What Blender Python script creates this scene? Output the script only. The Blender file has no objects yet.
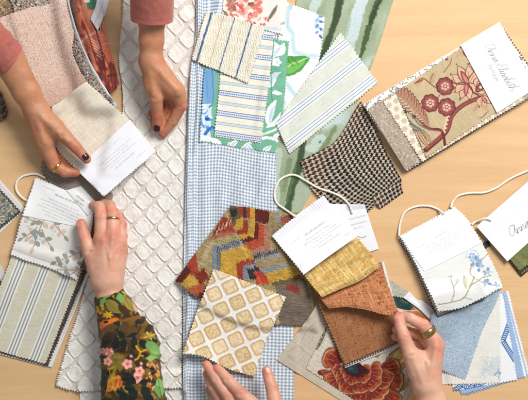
import bpy, math, random
import numpy as np
from mathutils import Vector

# ---------------------------------------------------------------- units
# design unit: 2 mm; x to the right, y down the picture, z up from the table
S = 0.002
CX, CY, HC = 264.0, 200.0, 1100.0
rng = np.random.default_rng(7)
random.seed(7)
scene = bpy.context.scene
COL = scene.collection

def unp(p, z):
    """table-plane position of a point seen at p when it stands z above the table"""
    k = (HC - z) / HC
    return np.array([CX + (p[0]-CX)*k, CY + (p[1]-CY)*k, z], float)

# ---------------------------------------------------------------- small maths
def lin(c):
    c = np.clip(np.asarray(c, float)/255.0, 0, 1)
    return np.where(c <= 0.04045, c/12.92, ((c+0.055)/1.055)**2.4)

def cr(pts, n=12):
    """Catmull-Rom through points"""
    P = np.asarray(pts, float)
    if len(P) < 3: 
        t = np.linspace(0, 1, n+1)[:, None]
        return P[0]*(1-t)+P[-1]*t
    Q = np.vstack([2*P[0]-P[1], P, 2*P[-1]-P[-2]])
    out = []
    for i in range(1, len(Q)-2):
        p0, p1, p2, p3 = Q[i-1:i+3]
        for t in np.linspace(0, 1, n, endpoint=False):
            out.append(0.5*((2*p1)+(-p0+p2)*t+(2*p0-5*p1+4*p2-p3)*t*t+(-p0+3*p1-3*p2+p3)*t**3))
    out.append(P[-1])
    return np.array(out)

def arc(pts):
    P = cr(pts, 16)
    d = np.r_[0, np.cumsum(np.linalg.norm(np.diff(P, axis=0), axis=1))]
    L = d[-1]; d = d/L
    def f(t):
        return np.stack([np.interp(t, d, P[:, k]) for k in range(P.shape[1])], -1)
    return f, L

def _hash(ix, iy, seed):
    n = (ix.astype(np.int64)*374761393 + iy.astype(np.int64)*668265263 + seed*982451653) & 0xffffffff
    n = ((n ^ (n >> 13))*1274126177) & 0xffffffff
    return ((n ^ (n >> 16)) & 0xffff)/65535.0

def vn(x, y, seed=0):
    """value noise 0..1"""
    x = np.asarray(x, float); y = np.asarray(y, float)
    ix = np.floor(x); iy = np.floor(y); fx = x-ix; fy = y-iy
    fx = fx*fx*(3-2*fx); fy = fy*fy*(3-2*fy)
    a = _hash(ix, iy, seed); b = _hash(ix+1, iy, seed); c = _hash(ix, iy+1, seed); d = _hash(ix+1, iy+1, seed)
    return (a*(1-fx)+b*fx)*(1-fy)+(c*(1-fx)+d*fx)*fy

def fbm(x, y, seed=0, o=3):
    s = 0; a = 0.5; t = 0
    for k in range(o):
        s = s+a*vn(x*2**k, y*2**k, seed+k*17); t += a; a *= 0.5
    return s/t

def sstep(a, b, x):
    t = np.clip((x-a)/(b-a), 0, 1); return t*t*(3-2*t)

# ---------------------------------------------------------------- the heap's height (so that cloth lies on cloth)
HX0, HY0, HR = -80, -80, 0.5
HW, HH = int(690/HR), int(570/HR)
H = np.zeros((HH, HW))

def _box(a, r, ax):
    if r < 1: return a
    p = [(0, 0), (0, 0)]; p[ax] = (r+1, r)
    c = np.cumsum(np.pad(a, p, 'edge'), axis=ax)
    n = a.shape[ax]
    if ax == 0: return (c[2*r+1:2*r+1+n]-c[0:n])/(2*r+1)
    return (c[:, 2*r+1:2*r+1+n]-c[:, 0:n])/(2*r+1)

def _maxf(a, r):
    for ax in (0, 1):
        m = a.copy()
        for k in range(1, r+1):
            for s in (k, -k):
                m = np.maximum(m, np.roll(a, s, axis=ax))
        a = m
    return a

def smoothH(r):
    a = _maxf(H, r)
    for _ in range(2):
        a = _box(_box(a, max(1, r//2), 0), max(1, r//2), 1)
    return a

def sampH(a, x, y):
    i = np.clip((x-HX0)/HR, 0, HW-2); j = np.clip((y-HY0)/HR, 0, HH-2)
    i0 = i.astype(int); j0 = j.astype(int); fx = i-i0; fy = j-j0
    return (a[j0, i0]*(1-fx)+a[j0, i0+1]*fx)*(1-fy)+(a[j0+1, i0]*(1-fx)+a[j0+1, i0+1]*fx)*fy

def stampH(x, y, z):
    i = np.clip(((x-HX0)/HR), 0, HW-2).astype(int); j = np.clip(((y-HY0)/HR), 0, HH-2).astype(int)
    for di in (0, 1):
        for dj in (0, 1):
            np.maximum.at(H, (j+dj, i+di), z)

# ---------------------------------------------------------------- objects
WLOC = {}
def place(o, loc, parent):
    loc = Vector(loc)
    WLOC[o.name] = loc
    if parent is not None:
        o.parent = parent
        o.location = loc - WLOC[parent.name]
    else:
        o.location = loc

def describe(o, label, cat, group=None):
    o['label'] = label; o['category'] = cat
    if group: o['group'] = group
    return o

def thing(name, at, label, cat, group=None):
    o = bpy.data.objects.new(name, None); COL.objects.link(o)
    o.empty_display_size = 0.02
    place(o, ((at[0]-CX)*S, -(at[1]-CY)*S, 0), None)
    return describe(o, label, cat, group)

def mesh_obj(name, V, F, mat, parent=None, col=None, uv=None, smooth=True):
    """V in design units (x right, y down, z up); F: (m,4) or (m,3) array"""
    V = np.asarray(V, float)
    W = np.stack([(V[:, 0]-CX)*S, -(V[:, 1]-CY)*S, V[:, 2]*S], -1)
    c = np.array([W[:, 0].mean(), W[:, 1].mean(), W[:, 2].min()])
    me = bpy.data.meshes.new(name)
    F = np.asarray(F, np.int32)
    F = F[:, ::-1]                       # y is flipped
    m, k = F.shape
    me.vertices.add(len(W)); me.vertices.foreach_set('co', (W-c).astype(np.float32).ravel())
    me.loops.add(m*k); me.loops.foreach_set('vertex_index', F.ravel())
    me.polygons.add(m); me.polygons.foreach_set('loop_start', np.arange(0, m*k, k, dtype=np.int32))
    me.update(calc_edges=True)
    me.polygons.foreach_set('use_smooth', np.full(m, smooth))
    if col is not None:
        a = me.attributes.new('Col', 'FLOAT_COLOR', 'POINT')
        a.data.foreach_set('color', np.c_[lin(col), np.ones(len(col))].astype(np.float32).ravel())
    if uv is not None:
        u = me.uv_layers.new(name='UVMap')
        u.data.foreach_set('uv', np.asarray(uv, np.float32)[F.ravel()].ravel())
    me.validate()
    o = bpy.data.objects.new(name, me); COL.objects.link(o)
    if mat: me.materials.append(mat)
    place(o, c, parent)
    return o

# ---------------------------------------------------------------- materials
def nt(name):
    m = bpy.data.materials.new(name); m.use_nodes = True
    t = m.node_tree; t.nodes.clear()
    out = t.nodes.new('ShaderNodeOutputMaterial'); b = t.nodes.new('ShaderNodeBsdfPrincipled')
    t.links.new(b.outputs[0], out.inputs[0])
    return m, t, b

def N(t, kind, **kw):
    n = t.nodes.new('ShaderNode'+kind)
    for k, v in kw.items():
        if k.startswith('i_'):
            key = k[2:]
            n.inputs[int(key) if key.isdigit() else key].default_value = v
        else: setattr(n, k, v)
    return n

def mth(t, op, a, b=None):
    n = t.nodes.new('ShaderNodeMath'); n.operation = op
    for i, v in enumerate((a, b)):
        if v is None: continue
        if isinstance(v, (int, float)): n.inputs[i].default_value = v
        else: t.links.new(v, n.inputs[i])
    return n.outputs[0]

def fabric(name, rough=0.85, thread=0.8, bump=0.35, slub=0.10, fuzz=0.0, sheen=0.15, mott=0.06):
    """woven cloth: printed or dyed colour from the piece, threads, slubs and weave relief from nodes"""
    m, t, b = nt(name)
    L = t.links.new
    at = N(t, 'Attribute', attribute_name='Col')
    uv = N(t, 'UVMap', uv_map='UVMap'); sp = N(t, 'SeparateXYZ'); L(uv.outputs[0], sp.inputs[0])
    su = mth(t, 'SINE', mth(t, 'MULTIPLY', sp.outputs[0], 2*math.pi/thread))
    sv = mth(t, 'SINE', mth(t, 'MULTIPLY', sp.outputs[1], 2*math.pi/thread))
    weave = mth(t, 'MULTIPLY', su, sv)
    mp1 = N(t, 'Mapping', i_Scale=(1.2, 0.06, 1)); L(uv.outputs[0], mp1.inputs[0])
    n1 = N(t, 'TexNoise', i_Scale=1.0, i_Detail=2.0); L(mp1.outputs[0], n1.inputs['Vector'])
    mp2 = N(t, 'Mapping', i_Scale=(0.06, 1.2, 1), i_Location=(31, 7, 0)); L(uv.outputs[0], mp2.inputs[0])
    n2 = N(t, 'TexNoise', i_Scale=1.0, i_Detail=2.0); L(mp2.outputs[0], n2.inputs['Vector'])
    mp3 = N(t, 'Mapping', i_Scale=(0.05, 0.05, 1)); L(uv.outputs[0], mp3.inputs[0])
    n3 = N(t, 'TexNoise', i_Scale=1.0, i_Detail=4.0); L(mp3.outputs[0], n3.inputs['Vector'])
    s = mth(t, 'ADD', n1.outputs[0], n2.outputs[0])
    s = mth(t, 'MULTIPLY', mth(t, 'SUBTRACT', s, 1.0), slub*2.2)
    s = mth(t, 'ADD', s, mth(t, 'MULTIPLY', mth(t, 'SUBTRACT', n3.outputs[0], 0.5), mott*2))
    s = mth(t, 'ADD', s, mth(t, 'MULTIPLY', weave, slub*0.35))
    s = mth(t, 'ADD', s, 1.0)
    hv = N(t, 'HueSaturation'); L(at.outputs['Color'], hv.inputs['Color']); L(s, hv.inputs['Value'])
    L(hv.outputs[0], b.inputs['Base Color'])
    b.inputs['Roughness'].default_value = rough
    b.inputs['Specular IOR Level'].default_value = 0.2
    b.inputs['Sheen Weight'].default_value = sheen
    b.inputs['Sheen Roughness'].default_value = 0.5
    h = mth(t, 'ADD', mth(t, 'MULTIPLY', weave, 0.5), mth(t, 'ADD', n1.outputs[0], n2.outputs[0]))
    bp = N(t, 'Bump', i_Strength=bump, i_Distance=0.0006); L(h, bp.inputs['Height'])
    L(bp.outputs[0], b.inputs['Normal'])
    return m

def paper(name, rough=0.55, mott=0.03):
    m, t, b = nt(name); L = t.links.new
    at = N(t, 'Attribute', attribute_name='Col')
    tc = N(t, 'TexCoord')
    n = N(t, 'TexNoise', i_Scale=400.0, i_Detail=3.0); L(tc.outputs['Object'], n.inputs['Vector'])
    hv = N(t, 'HueSaturation'); L(at.outputs['Color'], hv.inputs['Color'])
    L(mth(t, 'ADD', mth(t, 'MULTIPLY', mth(t, 'SUBTRACT', n.outputs[0], 0.5), mott*2), 1.0), hv.inputs['Value'])
    L(hv.outputs[0], b.inputs['Base Color'])
    b.inputs['Roughness'].default_value = rough
    b.inputs['Specular IOR Level'].default_value = 0.3
    bp = N(t, 'Bump', i_Strength=0.15, i_Distance=0.0003); L(n.outputs[0], bp.inputs['Height']); L(bp.outputs[0], b.inputs['Normal'])
    return m

def plain(name, rgb, rough=0.6, metal=0.0, noise=0.1, scale=300.0, bump=0.2):
    m, t, b = nt(name); L = t.links.new
    tc = N(t, 'TexCoord')
    n = N(t, 'TexNoise', i_Scale=scale, i_Detail=4.0); L(tc.outputs['Object'], n.inputs['Vector'])
    c = N(t, 'HueSaturation'); c.inputs['Color'].default_value = (*lin(rgb), 1)
    L(mth(t, 'ADD', mth(t, 'MULTIPLY', mth(t, 'SUBTRACT', n.outputs[0], 0.5), noise*2), 1.0), c.inputs['Value'])
    L(c.outputs[0], b.inputs['Base Color'])
    b.inputs['Roughness'].default_value = rough; b.inputs['Metallic'].default_value = metal
    bp = N(t, 'Bump', i_Strength=bump, i_Distance=0.0005); L(n.outputs[0], bp.inputs['Height']); L(bp.outputs[0], b.inputs['Normal'])
    return m

def skin_mat(name):
    m, t, b = nt(name); L = t.links.new
    at = N(t, 'Attribute', attribute_name='Col'); tc = N(t, 'TexCoord')
    n1 = N(t, 'TexNoise', i_Scale=55.0, i_Detail=5.0, i_Roughness=0.6); L(tc.outputs['Object'], n1.inputs['Vector'])
    n2 = N(t, 'TexVoronoi', i_Scale=900.0); L(tc.outputs['Object'], n2.inputs['Vector'])
    n3 = N(t, 'TexNoise', i_Scale=260.0, i_Detail=4.0); L(tc.outputs['Object'], n3.inputs['Vector'])
    hv = N(t, 'HueSaturation'); L(at.outputs['Color'], hv.inputs['Color'])
    L(mth(t, 'ADD', mth(t, 'MULTIPLY', mth(t, 'SUBTRACT', n1.outputs[0], 0.5), 0.42), 1.0), hv.inputs['Value'])
    L(mth(t, 'ADD', mth(t, 'MULTIPLY', mth(t, 'SUBTRACT', n3.outputs[0], 0.5), 0.25), 1.0), hv.inputs['Saturation'])
    L(hv.outputs[0], b.inputs['Base Color'])
    L(mth(t, 'ADD', mth(t, 'MULTIPLY', n3.outputs[0], 0.3), 0.32), b.inputs['Roughness'])
    b.inputs['Specular IOR Level'].default_value = 0.4
    b.inputs['Subsurface Weight'].default_value = 0.12
    b.inputs['Subsurface Radius'].default_value = (1.0, 0.35, 0.2)
    b.inputs['Subsurface Scale'].default_value = 0.004
    mpc = N(t, 'Mapping', i_Scale=(1.0, 0.45, 1.0), i_Rotation=(0, 0, 0.5)); L(tc.outputs['Object'], mpc.inputs[0])
    n4 = N(t, 'TexVoronoi', i_Scale=620.0, feature='DISTANCE_TO_EDGE'); L(mpc.outputs[0], n4.inputs['Vector'])
    cre = mth(t, 'MINIMUM', mth(t, 'MULTIPLY', n4.outputs[0], 5.0), 1.0)
    h = mth(t, 'ADD', mth(t, 'MULTIPLY', n2.outputs[0], 0.5), mth(t, 'ADD', mth(t, 'MULTIPLY', n3.outputs[0], 0.9), mth(t, 'MULTIPLY', cre, 0.5)))
    bp = N(t, 'Bump', i_Strength=0.3, i_Distance=0.0006); L(h, bp.inputs['Height']); L(bp.outputs[0], b.inputs['Normal'])
    return m

def wood_mat(name):
    m, t, b = nt(name); L = t.links.new
    tc = N(t, 'TexCoord')
    mp = N(t, 'Mapping', i_Scale=(1.1, 12.0, 1.0), i_Rotation=(0, 0, math.radians(3))); L(tc.outputs['Object'], mp.inputs[0])
    w = N(t, 'TexNoise', i_Scale=2.2, i_Detail=6.0, i_Roughness=0.55, i_Distortion=0.6); L(mp.outputs[0], w.inputs['Vector'])
    mp2 = N(t, 'Mapping', i_Scale=(14.0, 420.0, 1.0), i_Rotation=(0, 0, math.radians(2))); L(tc.outputs['Object'], mp2.inputs[0])
    f = N(t, 'TexNoise', i_Scale=1.0, i_Detail=3.0); L(mp2.outputs[0], f.inputs['Vector'])
    big = N(t, 'TexNoise', i_Scale=2.0, i_Detail=2.0); L(tc.outputs['Object'], big.inputs['Vector'])
    r = N(t, 'ValToRGB'); L(w.outputs[0], r.inputs[0])
    e = r.color_ramp.elements
    e[0].position = 0.25; e[0].color = (*lin((205, 164, 118)), 1)
    e[1].position = 0.75; e[1].color = (*lin((220, 183, 138)), 1)
    k = e.new(0.5); k.color = (*lin((213, 174, 128)), 1)
    # tiny dark pin knots and dents
    vo = N(t, 'TexVoronoi', i_Scale=16.0); L(tc.outputs['Object'], vo.inputs['Vector'])
    vc = N(t, 'SeparateColor'); L(vo.outputs['Color'], vc.inputs[0])
    dot = mth(t, 'MULTIPLY', mth(t, 'LESS_THAN', vo.outputs['Distance'], 0.028), mth(t, 'GREATER_THAN', vc.outputs[0], 0.72))
    v = mth(t, 'ADD', mth(t, 'MULTIPLY', mth(t, 'SUBTRACT', f.outputs[0], 0.5), 0.16), 1.0)
    v = mth(t, 'ADD', v, mth(t, 'MULTIPLY', mth(t, 'SUBTRACT', big.outputs[0], 0.5), 0.14))
    mp4 = N(t, 'Mapping', i_Scale=(60.0, 900.0, 1.0), i_Rotation=(0, 0, math.radians(2.5))); L(tc.outputs['Object'], mp4.inputs[0])
    po = N(t, 'TexNoise', i_Scale=1.0, i_Detail=1.0); L(mp4.outputs[0], po.inputs['Vector'])
    pore = mth(t, 'MULTIPLY', mth(t, 'GREATER_THAN', po.outputs[0], 0.66), mth(t, 'ADD', w.outputs[0], -0.1))
    v = mth(t, 'SUBTRACT', v, mth(t, 'MULTIPLY', pore, 0.16))
    v = mth(t, 'SUBTRACT', v, mth(t, 'MULTIPLY', dot, 0.4))
    hv = N(t, 'HueSaturation'); L(r.outputs[0], hv.inputs['Color']); L(v, hv.inputs['Value'])
    L(hv.outputs[0], b.inputs['Base Color'])
    rr = mth(t, 'ADD', mth(t, 'MULTIPLY', f.outputs[0], 0.2), 0.42); L(rr, b.inputs['Roughness'])
    b.inputs['Specular IOR Level'].default_value = 0.3
    bp = N(t, 'Bump', i_Strength=0.12, i_Distance=0.0006); L(f.outputs[0], bp.inputs['Height']); L(bp.outputs[0], b.inputs['Normal'])
    return m

# ---------------------------------------------------------------- printing on cloth
class Canvas:
    def __init__(s, X, Y, U, V, W, Hh):
        s.X, s.Y, s.U, s.V, s.W, s.H = X, Y, U, V, W, Hh
        s.C = np.full((len(X), 3), 240.0)
        s.a, s.b = X, Y
        s.bump = np.zeros(len(X))
    def xy(s): s.a, s.b = s.X, s.Y; return s
    def uv(s): s.a, s.b = s.U, s.V; return s
    def jit(s, amp, f=0.5, seed=3):
        s.a = s.a+amp*2*(fbm(s.a*f, s.b*f, seed, 2)-0.5); s.b = s.b+amp*2*(fbm(s.a*f+40, s.b*f+9, seed+5, 2)-0.5); return s
    def fill(s, c): s.C[:] = c; return s
    def mix(s, m, c):
        m = np.clip(m, 0, 1)[:, None]
        s.C = s.C*(1-m)+np.asarray(c, float)*m; return s
    def _sub(s, x0, y0, x1, y1):
        return np.nonzero((s.a >= x0) & (s.a <= x1) & (s.b >= y0) & (s.b <= y1))[0]
    def put(s, idx, m, c):
        m = np.clip(m, 0, 1)[:, None]
        s.C[idx] = s.C[idx]*(1-m)+np.asarray(c, float)*m
    def poly(s, pts, c, al=1.0, smooth=0):
        P = np.asarray(pts, float)
        if smooth: P = cr(np.vstack([P, P[:1]]), smooth)
        i = s._sub(P[:, 0].min(), P[:, 1].min(), P[:, 0].max(), P[:, 1].max())
        if not len(i): return s
        x, y = s.a[i], s.b[i]; ins = np.zeros(len(i), bool)
        for k in range(len(P)):
            (xa, ya), (xb, yb) = P[k-1], P[k]
            if ya == yb: continue
            c1 = (ya > y) != (yb > y)
            ins ^= c1 & (x < (xb-xa)*(y-ya)/(yb-ya)+xa)
        j = i[ins]; s.put(j, np.full(len(j), al), c); return s
    def line(s, pts, w, c, al=1.0, w1=None, smooth=6, soft=0.35):
        P = np.asarray(pts, float)
        if smooth and len(P) > 2: P = cr(P, smooth)
        w1 = w if w1 is None else w1
        ww = np.linspace(w, w1, len(P))/2; q = max(w, w1)+1
        i = s._sub(P[:, 0].min()-q, P[:, 1].min()-q, P[:, 0].max()+q, P[:, 1].max()+q)
        if not len(i): return s
        x, y = s.a[i], s.b[i]; best = np.full(len(i), -9.0)
        for k in range(len(P)-1):
            d = P[k+1]-P[k]; L = (d*d).sum()+1e-9
            t = np.clip(((x-P[k, 0])*d[0]+(y-P[k, 1])*d[1])/L, 0, 1)
            ds = np.hypot(x-P[k, 0]-t*d[0], y-P[k, 1]-t*d[1])
            best = np.maximum(best, (ww[k]*(1-t)+ww[k+1]*t)-ds)
        s.put(i, al*sstep(-soft, soft, best), c); return s
    def ell(s, cx, cy, rx, ry, c, ang=0, al=1.0, soft=0.12):
        q = max(rx, ry)*1.2
        i = s._sub(cx-q, cy-q, cx+q, cy+q)
        if not len(i): return s
        x = s.a[i]-cx; y = s.b[i]-cy; ca, sa = math.cos(ang), math.sin(ang)
        r = np.hypot((x*ca+y*sa)/rx, (-x*sa+y*ca)/ry)
        s.put(i, al*sstep(1+soft, 1-soft, r), c); return s
    def leaf(s, p, q, w, c, al=1.0, bend=0.0, vein=None, rough=0.0):
        p = np.asarray(p, float); q = np.asarray(q, float); d = q-p; n = np.array([-d[1], d[0]])/ (np.linalg.norm(d)+1e-9)
        t = np.linspace(0, 1, 13); mid = p+np.outer(t, d)+np.outer(np.sin(np.pi*t)*bend, n)
        hw = np.sin(np.pi*t**0.85)**0.8*w/2
        if rough: hw = hw*(1+rough*np.where(np.arange(13) % 2, 1, -1))
        s.poly(np.vstack([mid+n*hw[:, None], (mid-n*hw[:, None])[::-1]]), c, al)
        if vein is not None: s.line(mid, 0.5, vein, smooth=0)
        return s
    def flower(s, cx, cy, r, n, c, cc=None, edge=None, a0=0.0, inner=0.35):
        for k in range(n):
            a = a0+2*math.pi*k/n
            if edge is not None: s.ell(cx+math.cos(a)*r*0.58, cy+math.sin(a)*r*0.58, r*0.52, r*0.46, edge, a)
        for k in range(n):
            a = a0+2*math.pi*k/n
            s.ell(cx+math.cos(a)*r*0.55, cy+math.sin(a)*r*0.55, r*(0.42 if edge is not None else 0.48), r*(0.36 if edge is not None else 0.42), c, a)
        if cc is not None: s.ell(cx, cy, r*inner, r*inner, cc)
        return s
    def grain(s, amp, fx=1.0, fy=1.0, seed=1):
        s.C = s.C+((vn(s.U*fx, s.V*fy, seed)-0.5)*2*amp)[:, None]; return s

# illegibly small print, in word-like runs
def small_print(c, o, ang, rows, size=1.3, col=(150, 152, 160), al=0.55, seed=0):
    al *= 0.8
    r = random.Random(seed); ca, sa = math.cos(ang), math.sin(ang)
    def P(x, y): return (o[0]+x*ca-y*sa, o[1]+x*sa+y*ca)
    for (x0, x1, y) in rows:
        x = x0
        while x < x1:
            w = r.uniform(2.0, 6.0); e = min(x+w, x1); k = x
            while k < e:
                h = size*r.uniform(0.55, 1.0)
                c.line([P(k, y), P(k+r.uniform(-.1, .35), y-h)], 0.28, col, al, smooth=0, soft=0.3)
                if r.random() < 0.5: c.line([P(k, y-h*r.random()), P(k+0.5, y-h*r.random())], 0.25, col, al, smooth=0, soft=0.3)
                k += 0.62
            x = e+1.0

GLY = {
 'A': (1.9, [[(1.35,1.8),(0.8,2.25),(0.15,1.7),(-.1,0.9),(0.25,0.15),(0.8,0.35),(1.3,1.3),(1.5,2.1),(1.35,0.8),(1.5,0.05),(1.9,0.15)]]),
 'n': (1.25, [[(0,0.15),(0.18,1),(0.22,0.4),(0.22,0),(0.35,0.65),(0.65,1),(0.8,0.75),(0.8,0.2),(0.98,0),(1.25,0.15)]]),
 'a': (1.25, [[(0,0.15),(0.85,0.95),(0.45,1.02),(0.12,0.6),(0.2,0.05),(0.55,0.15),(0.9,0.95),(0.88,0.2),(1.02,0),(1.25,0.15)]]),
 'E': (1.5, [[(1.2,1.95),(0.8,2.25),(0.35,1.85),(0.5,1.3),(0.9,1.15),(0.35,1.0),(0.02,0.5),(0.35,0),(0.9,0.1),(1.5,0.5)]]),
 'l': (0.7, [[(0,0.15),(0.42,1.4),(0.5,2.3),(0.3,2.2),(0.22,1.1),(0.28,0.15),(0.45,0),(0.7,0.15)]]),
 'i': (0.6, [[(0,0.15),(0.22,1),(0.22,0.2),(0.38,0),(0.6,0.15)], [(0.3,1.5),(0.4,1.6)]]),
 's': (0.8, [[(0,0.15),(0.4,1.1),(0.48,0.7),(0.6,0.25),(0.35,0),(0.12,0.12)], [(0.35,0),(0.8,0.15)]]),
 'b': (1.0, [[(0,0.15),(0.42,1.4),(0.5,2.3),(0.3,2.2),(0.2,1.1),(0.22,0.15),(0.5,0),(0.75,0.45),(0.55,0.95),(0.7,0.75),(1.0,0.7)]]),
 'e': (0.85, [[(0,0.15),(0.5,0.6),(0.5,0.98),(0.22,1),(0.1,0.45),(0.35,0),(0.85,0.15)]]),
 't': (0.75, [[(0,0.15),(0.32,1.2),(0.36,1.95),(0.3,0.4),(0.45,0),(0.75,0.15)], [(0,1.35),(0.75,1.5)]]),
 'h': (1.2, [[(0,0.15),(0.42,1.4),(0.5,2.3),(0.3,2.2),(0.2,1.1),(0.2,0),(0.35,0.65),(0.62,1),(0.78,0.75),(0.78,0.2),(0.95,0),(1.25,0.3)]]),
 ' ': (0.9, []),
}
PRN = {
 'A': (1.5, [[(0,0),(0.6,1.7),(1.2,0)], [(0.25,0.6),(0.95,0.6)]]),
 'n': (1.1, [[(0,0),(0,1)], [(0,0.7),(0.4,1),(0.75,0.75),(0.75,0)]]),
 't': (0.75, [[(0.25,1.5),(0.25,0.2),(0.5,0)], [(0,1),(0.55,1)]]),
 'i': (0.45, [[(0.1,0),(0.1,1)], [(0.1,1.4),(0.1,1.5)]]),
 'q': (1.15, [[(0.75,0.8),(0.4,1),(0,0.5),(0.4,0),(0.75,0.3)], [(0.78,1),(0.78,-0.6)]]),
 'u': (1.1, [[(0,1),(0,0.3),(0.35,0),(0.75,0.3)], [(0.75,1),(0.75,0)]]),
 'e': (1.05, [[(0.05,0.5),(0.75,0.5),(0.6,0.95),(0.3,1),(0,0.5),(0.35,0),(0.75,0.2)]]),
}
def write(c, text, o, ang, xh, w, col, gly=GLY, slant=0.35, space=1.0, al=0.9):
    ca, sa = math.cos(ang), math.sin(ang); x = 0.0
    for ch in text:
        adv, st = gly[ch]
        for stroke in st:
            P = []
            for (gx, gy) in stroke:
                lx = (x+gx+slant*gy)*xh; ly = -gy*xh
                P.append((o[0]+lx*ca-ly*sa, o[1]+lx*sa+ly*ca))
            c.line(P, w, col, al, smooth=5 if gly is GLY else 4 if len(P) > 3 else 0, soft=0.22)
        x += adv*space

# ---------------------------------------------------------------- cloth
def cloth(name, TL, TR, BR, BL, paint, mat, parent=None, t=(), r=(), b=(), l=(), teeth='trbl', depth=1.3, period=3.1,
          res=0.5, thick=0.35, gap=0.12, rad=6, zfun=None, wr=0.0, wf=0.06, lift=0.0, seed=0, zest=None, stamp=True, stiff=False, offs=(0, 0)):
    if offs != (0, 0):
        sh = lambda p: (p[0]+offs[0], p[1]+offs[1])
        TL, TR, BR, BL = map(sh, (TL, TR, BR, BL)); t, r, b, l = [[sh(p) for p in e] for e in (t, r, b, l)]
    ft, Lt = arc([TL, *t, TR]); fb, Lb = arc([BL, *b, BR]); fl, Ll = arc([TL, *l, BL]); fr, Lr = arc([TR, *r, BR])
    W = (Lt+Lb)/2; Hh = (Ll+Lr)/2
    nu = max(3, int(W/res)+1); nv = max(3, int(Hh/res)+1)
    u = np.linspace(0, 1, nu); v = np.linspace(0, 1, nv)
    Ug, Vg = np.meshgrid(u, v)
    def tooth(s, sd):
        ph = (s/period) % 1.0
        return depth*(np.abs(ph-0.5)*2)*(0.75+0.5*vn(s/period, s*0+sd, 5))+0.5*vn(s*0.11, s*0+sd*3, 9)
    z0 = np.zeros_like
    ul = tooth(Vg*Hh, 1+seed)/W if 'l' in teeth else z0(Ug)
    ur = tooth(Vg*Hh, 2+seed)/W if 'r' in teeth else z0(Ug)
    vt = tooth(Ug*W, 3+seed)/Hh if 't' in teeth else z0(Ug)
    vb = tooth(Ug*W, 4+seed)/Hh if 'b' in teeth else z0(Ug)
    du, dv = min(0.3, 4.5/W), min(0.3, 4.5/Hh); fo = lambda q: np.clip(1-q, 0, 1)
    ue = (Ug+ul*fo(Ug/du)-ur*fo((1-Ug)/du)).ravel(); ve = (Vg+vt*fo(Vg/dv)-vb*fo((1-Vg)/dv)).ravel()
    TL, TR, BR, BL = [np.asarray(p, float) for p in (TL, TR, BR, BL)]
    a, bb = ue[:, None], ve[:, None]
    P = (1-bb)*ft(ue)+bb*fb(ue)+(1-a)*fl(ve)+a*fr(ve)-((1-a)*(1-bb)*TL+a*(1-bb)*TR+a*bb*BR+(1-a)*bb*BL)
    X, Y = P[:, 0], P[:, 1]
    c = Canvas(X, Y, ue*W, ve*Hh, W, Hh)
    paint(c)
    c.C = c.C*0.95
    Hs = smoothH(rad)
    z = sampH(Hs, X, Y); zm = float(z.mean())+2 if zest is None else zest
    extra = np.zeros_like(z)
    if zfun is not None: extra = extra+zfun(ue, ve, X, Y)
    k = (HC-(zm if zest is not None else zm+float(np.mean(extra))))/HC
    wx, wy = CX+(X-CX)*k, CY+(Y-CY)*k
    if stiff:      # a board or card: a tilted plane resting on whatever is below
        zz = np.maximum(sampH(Hs, wx, wy), sampH(H, wx, wy))
        A = np.c_[np.ones_like(wx), wx-wx.mean(), wy-wy.mean()]
        co, *_ = np.linalg.lstsq(A, zz, rcond=None); pl = A@co
        d = zz-pl; z = pl+max(0.0, float(np.percentile(d, 98)))
        z = np.maximum(z, sampH(H, wx, wy))
    else:
        z = np.maximum(sampH(Hs, wx, wy), sampH(H, wx, wy))
    z = z+thick+gap+lift+extra+c.bump
    if wr: z = z+wr*fbm(c.U*wf+seed*7.3, c.V*wf, 11+seed, 3)
    idx = np.arange(nu*nv).reshape(nv, nu)
    F = np.stack([idx[:-1, :-1], idx[1:, :-1], idx[1:, 1:], idx[:-1, 1:]], -1).reshape(-1, 4)
    if stamp: stampH(wx, wy, z)
    o = mesh_obj(name, np.c_[wx, wy, z], F[:, ::-1], mat, parent, c.C, np.c_[c.U, c.V])
    md = o.modifiers.new('Solidify', 'SOLIDIFY'); md.thickness = thick*S; md.offset = -1
    return o

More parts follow.
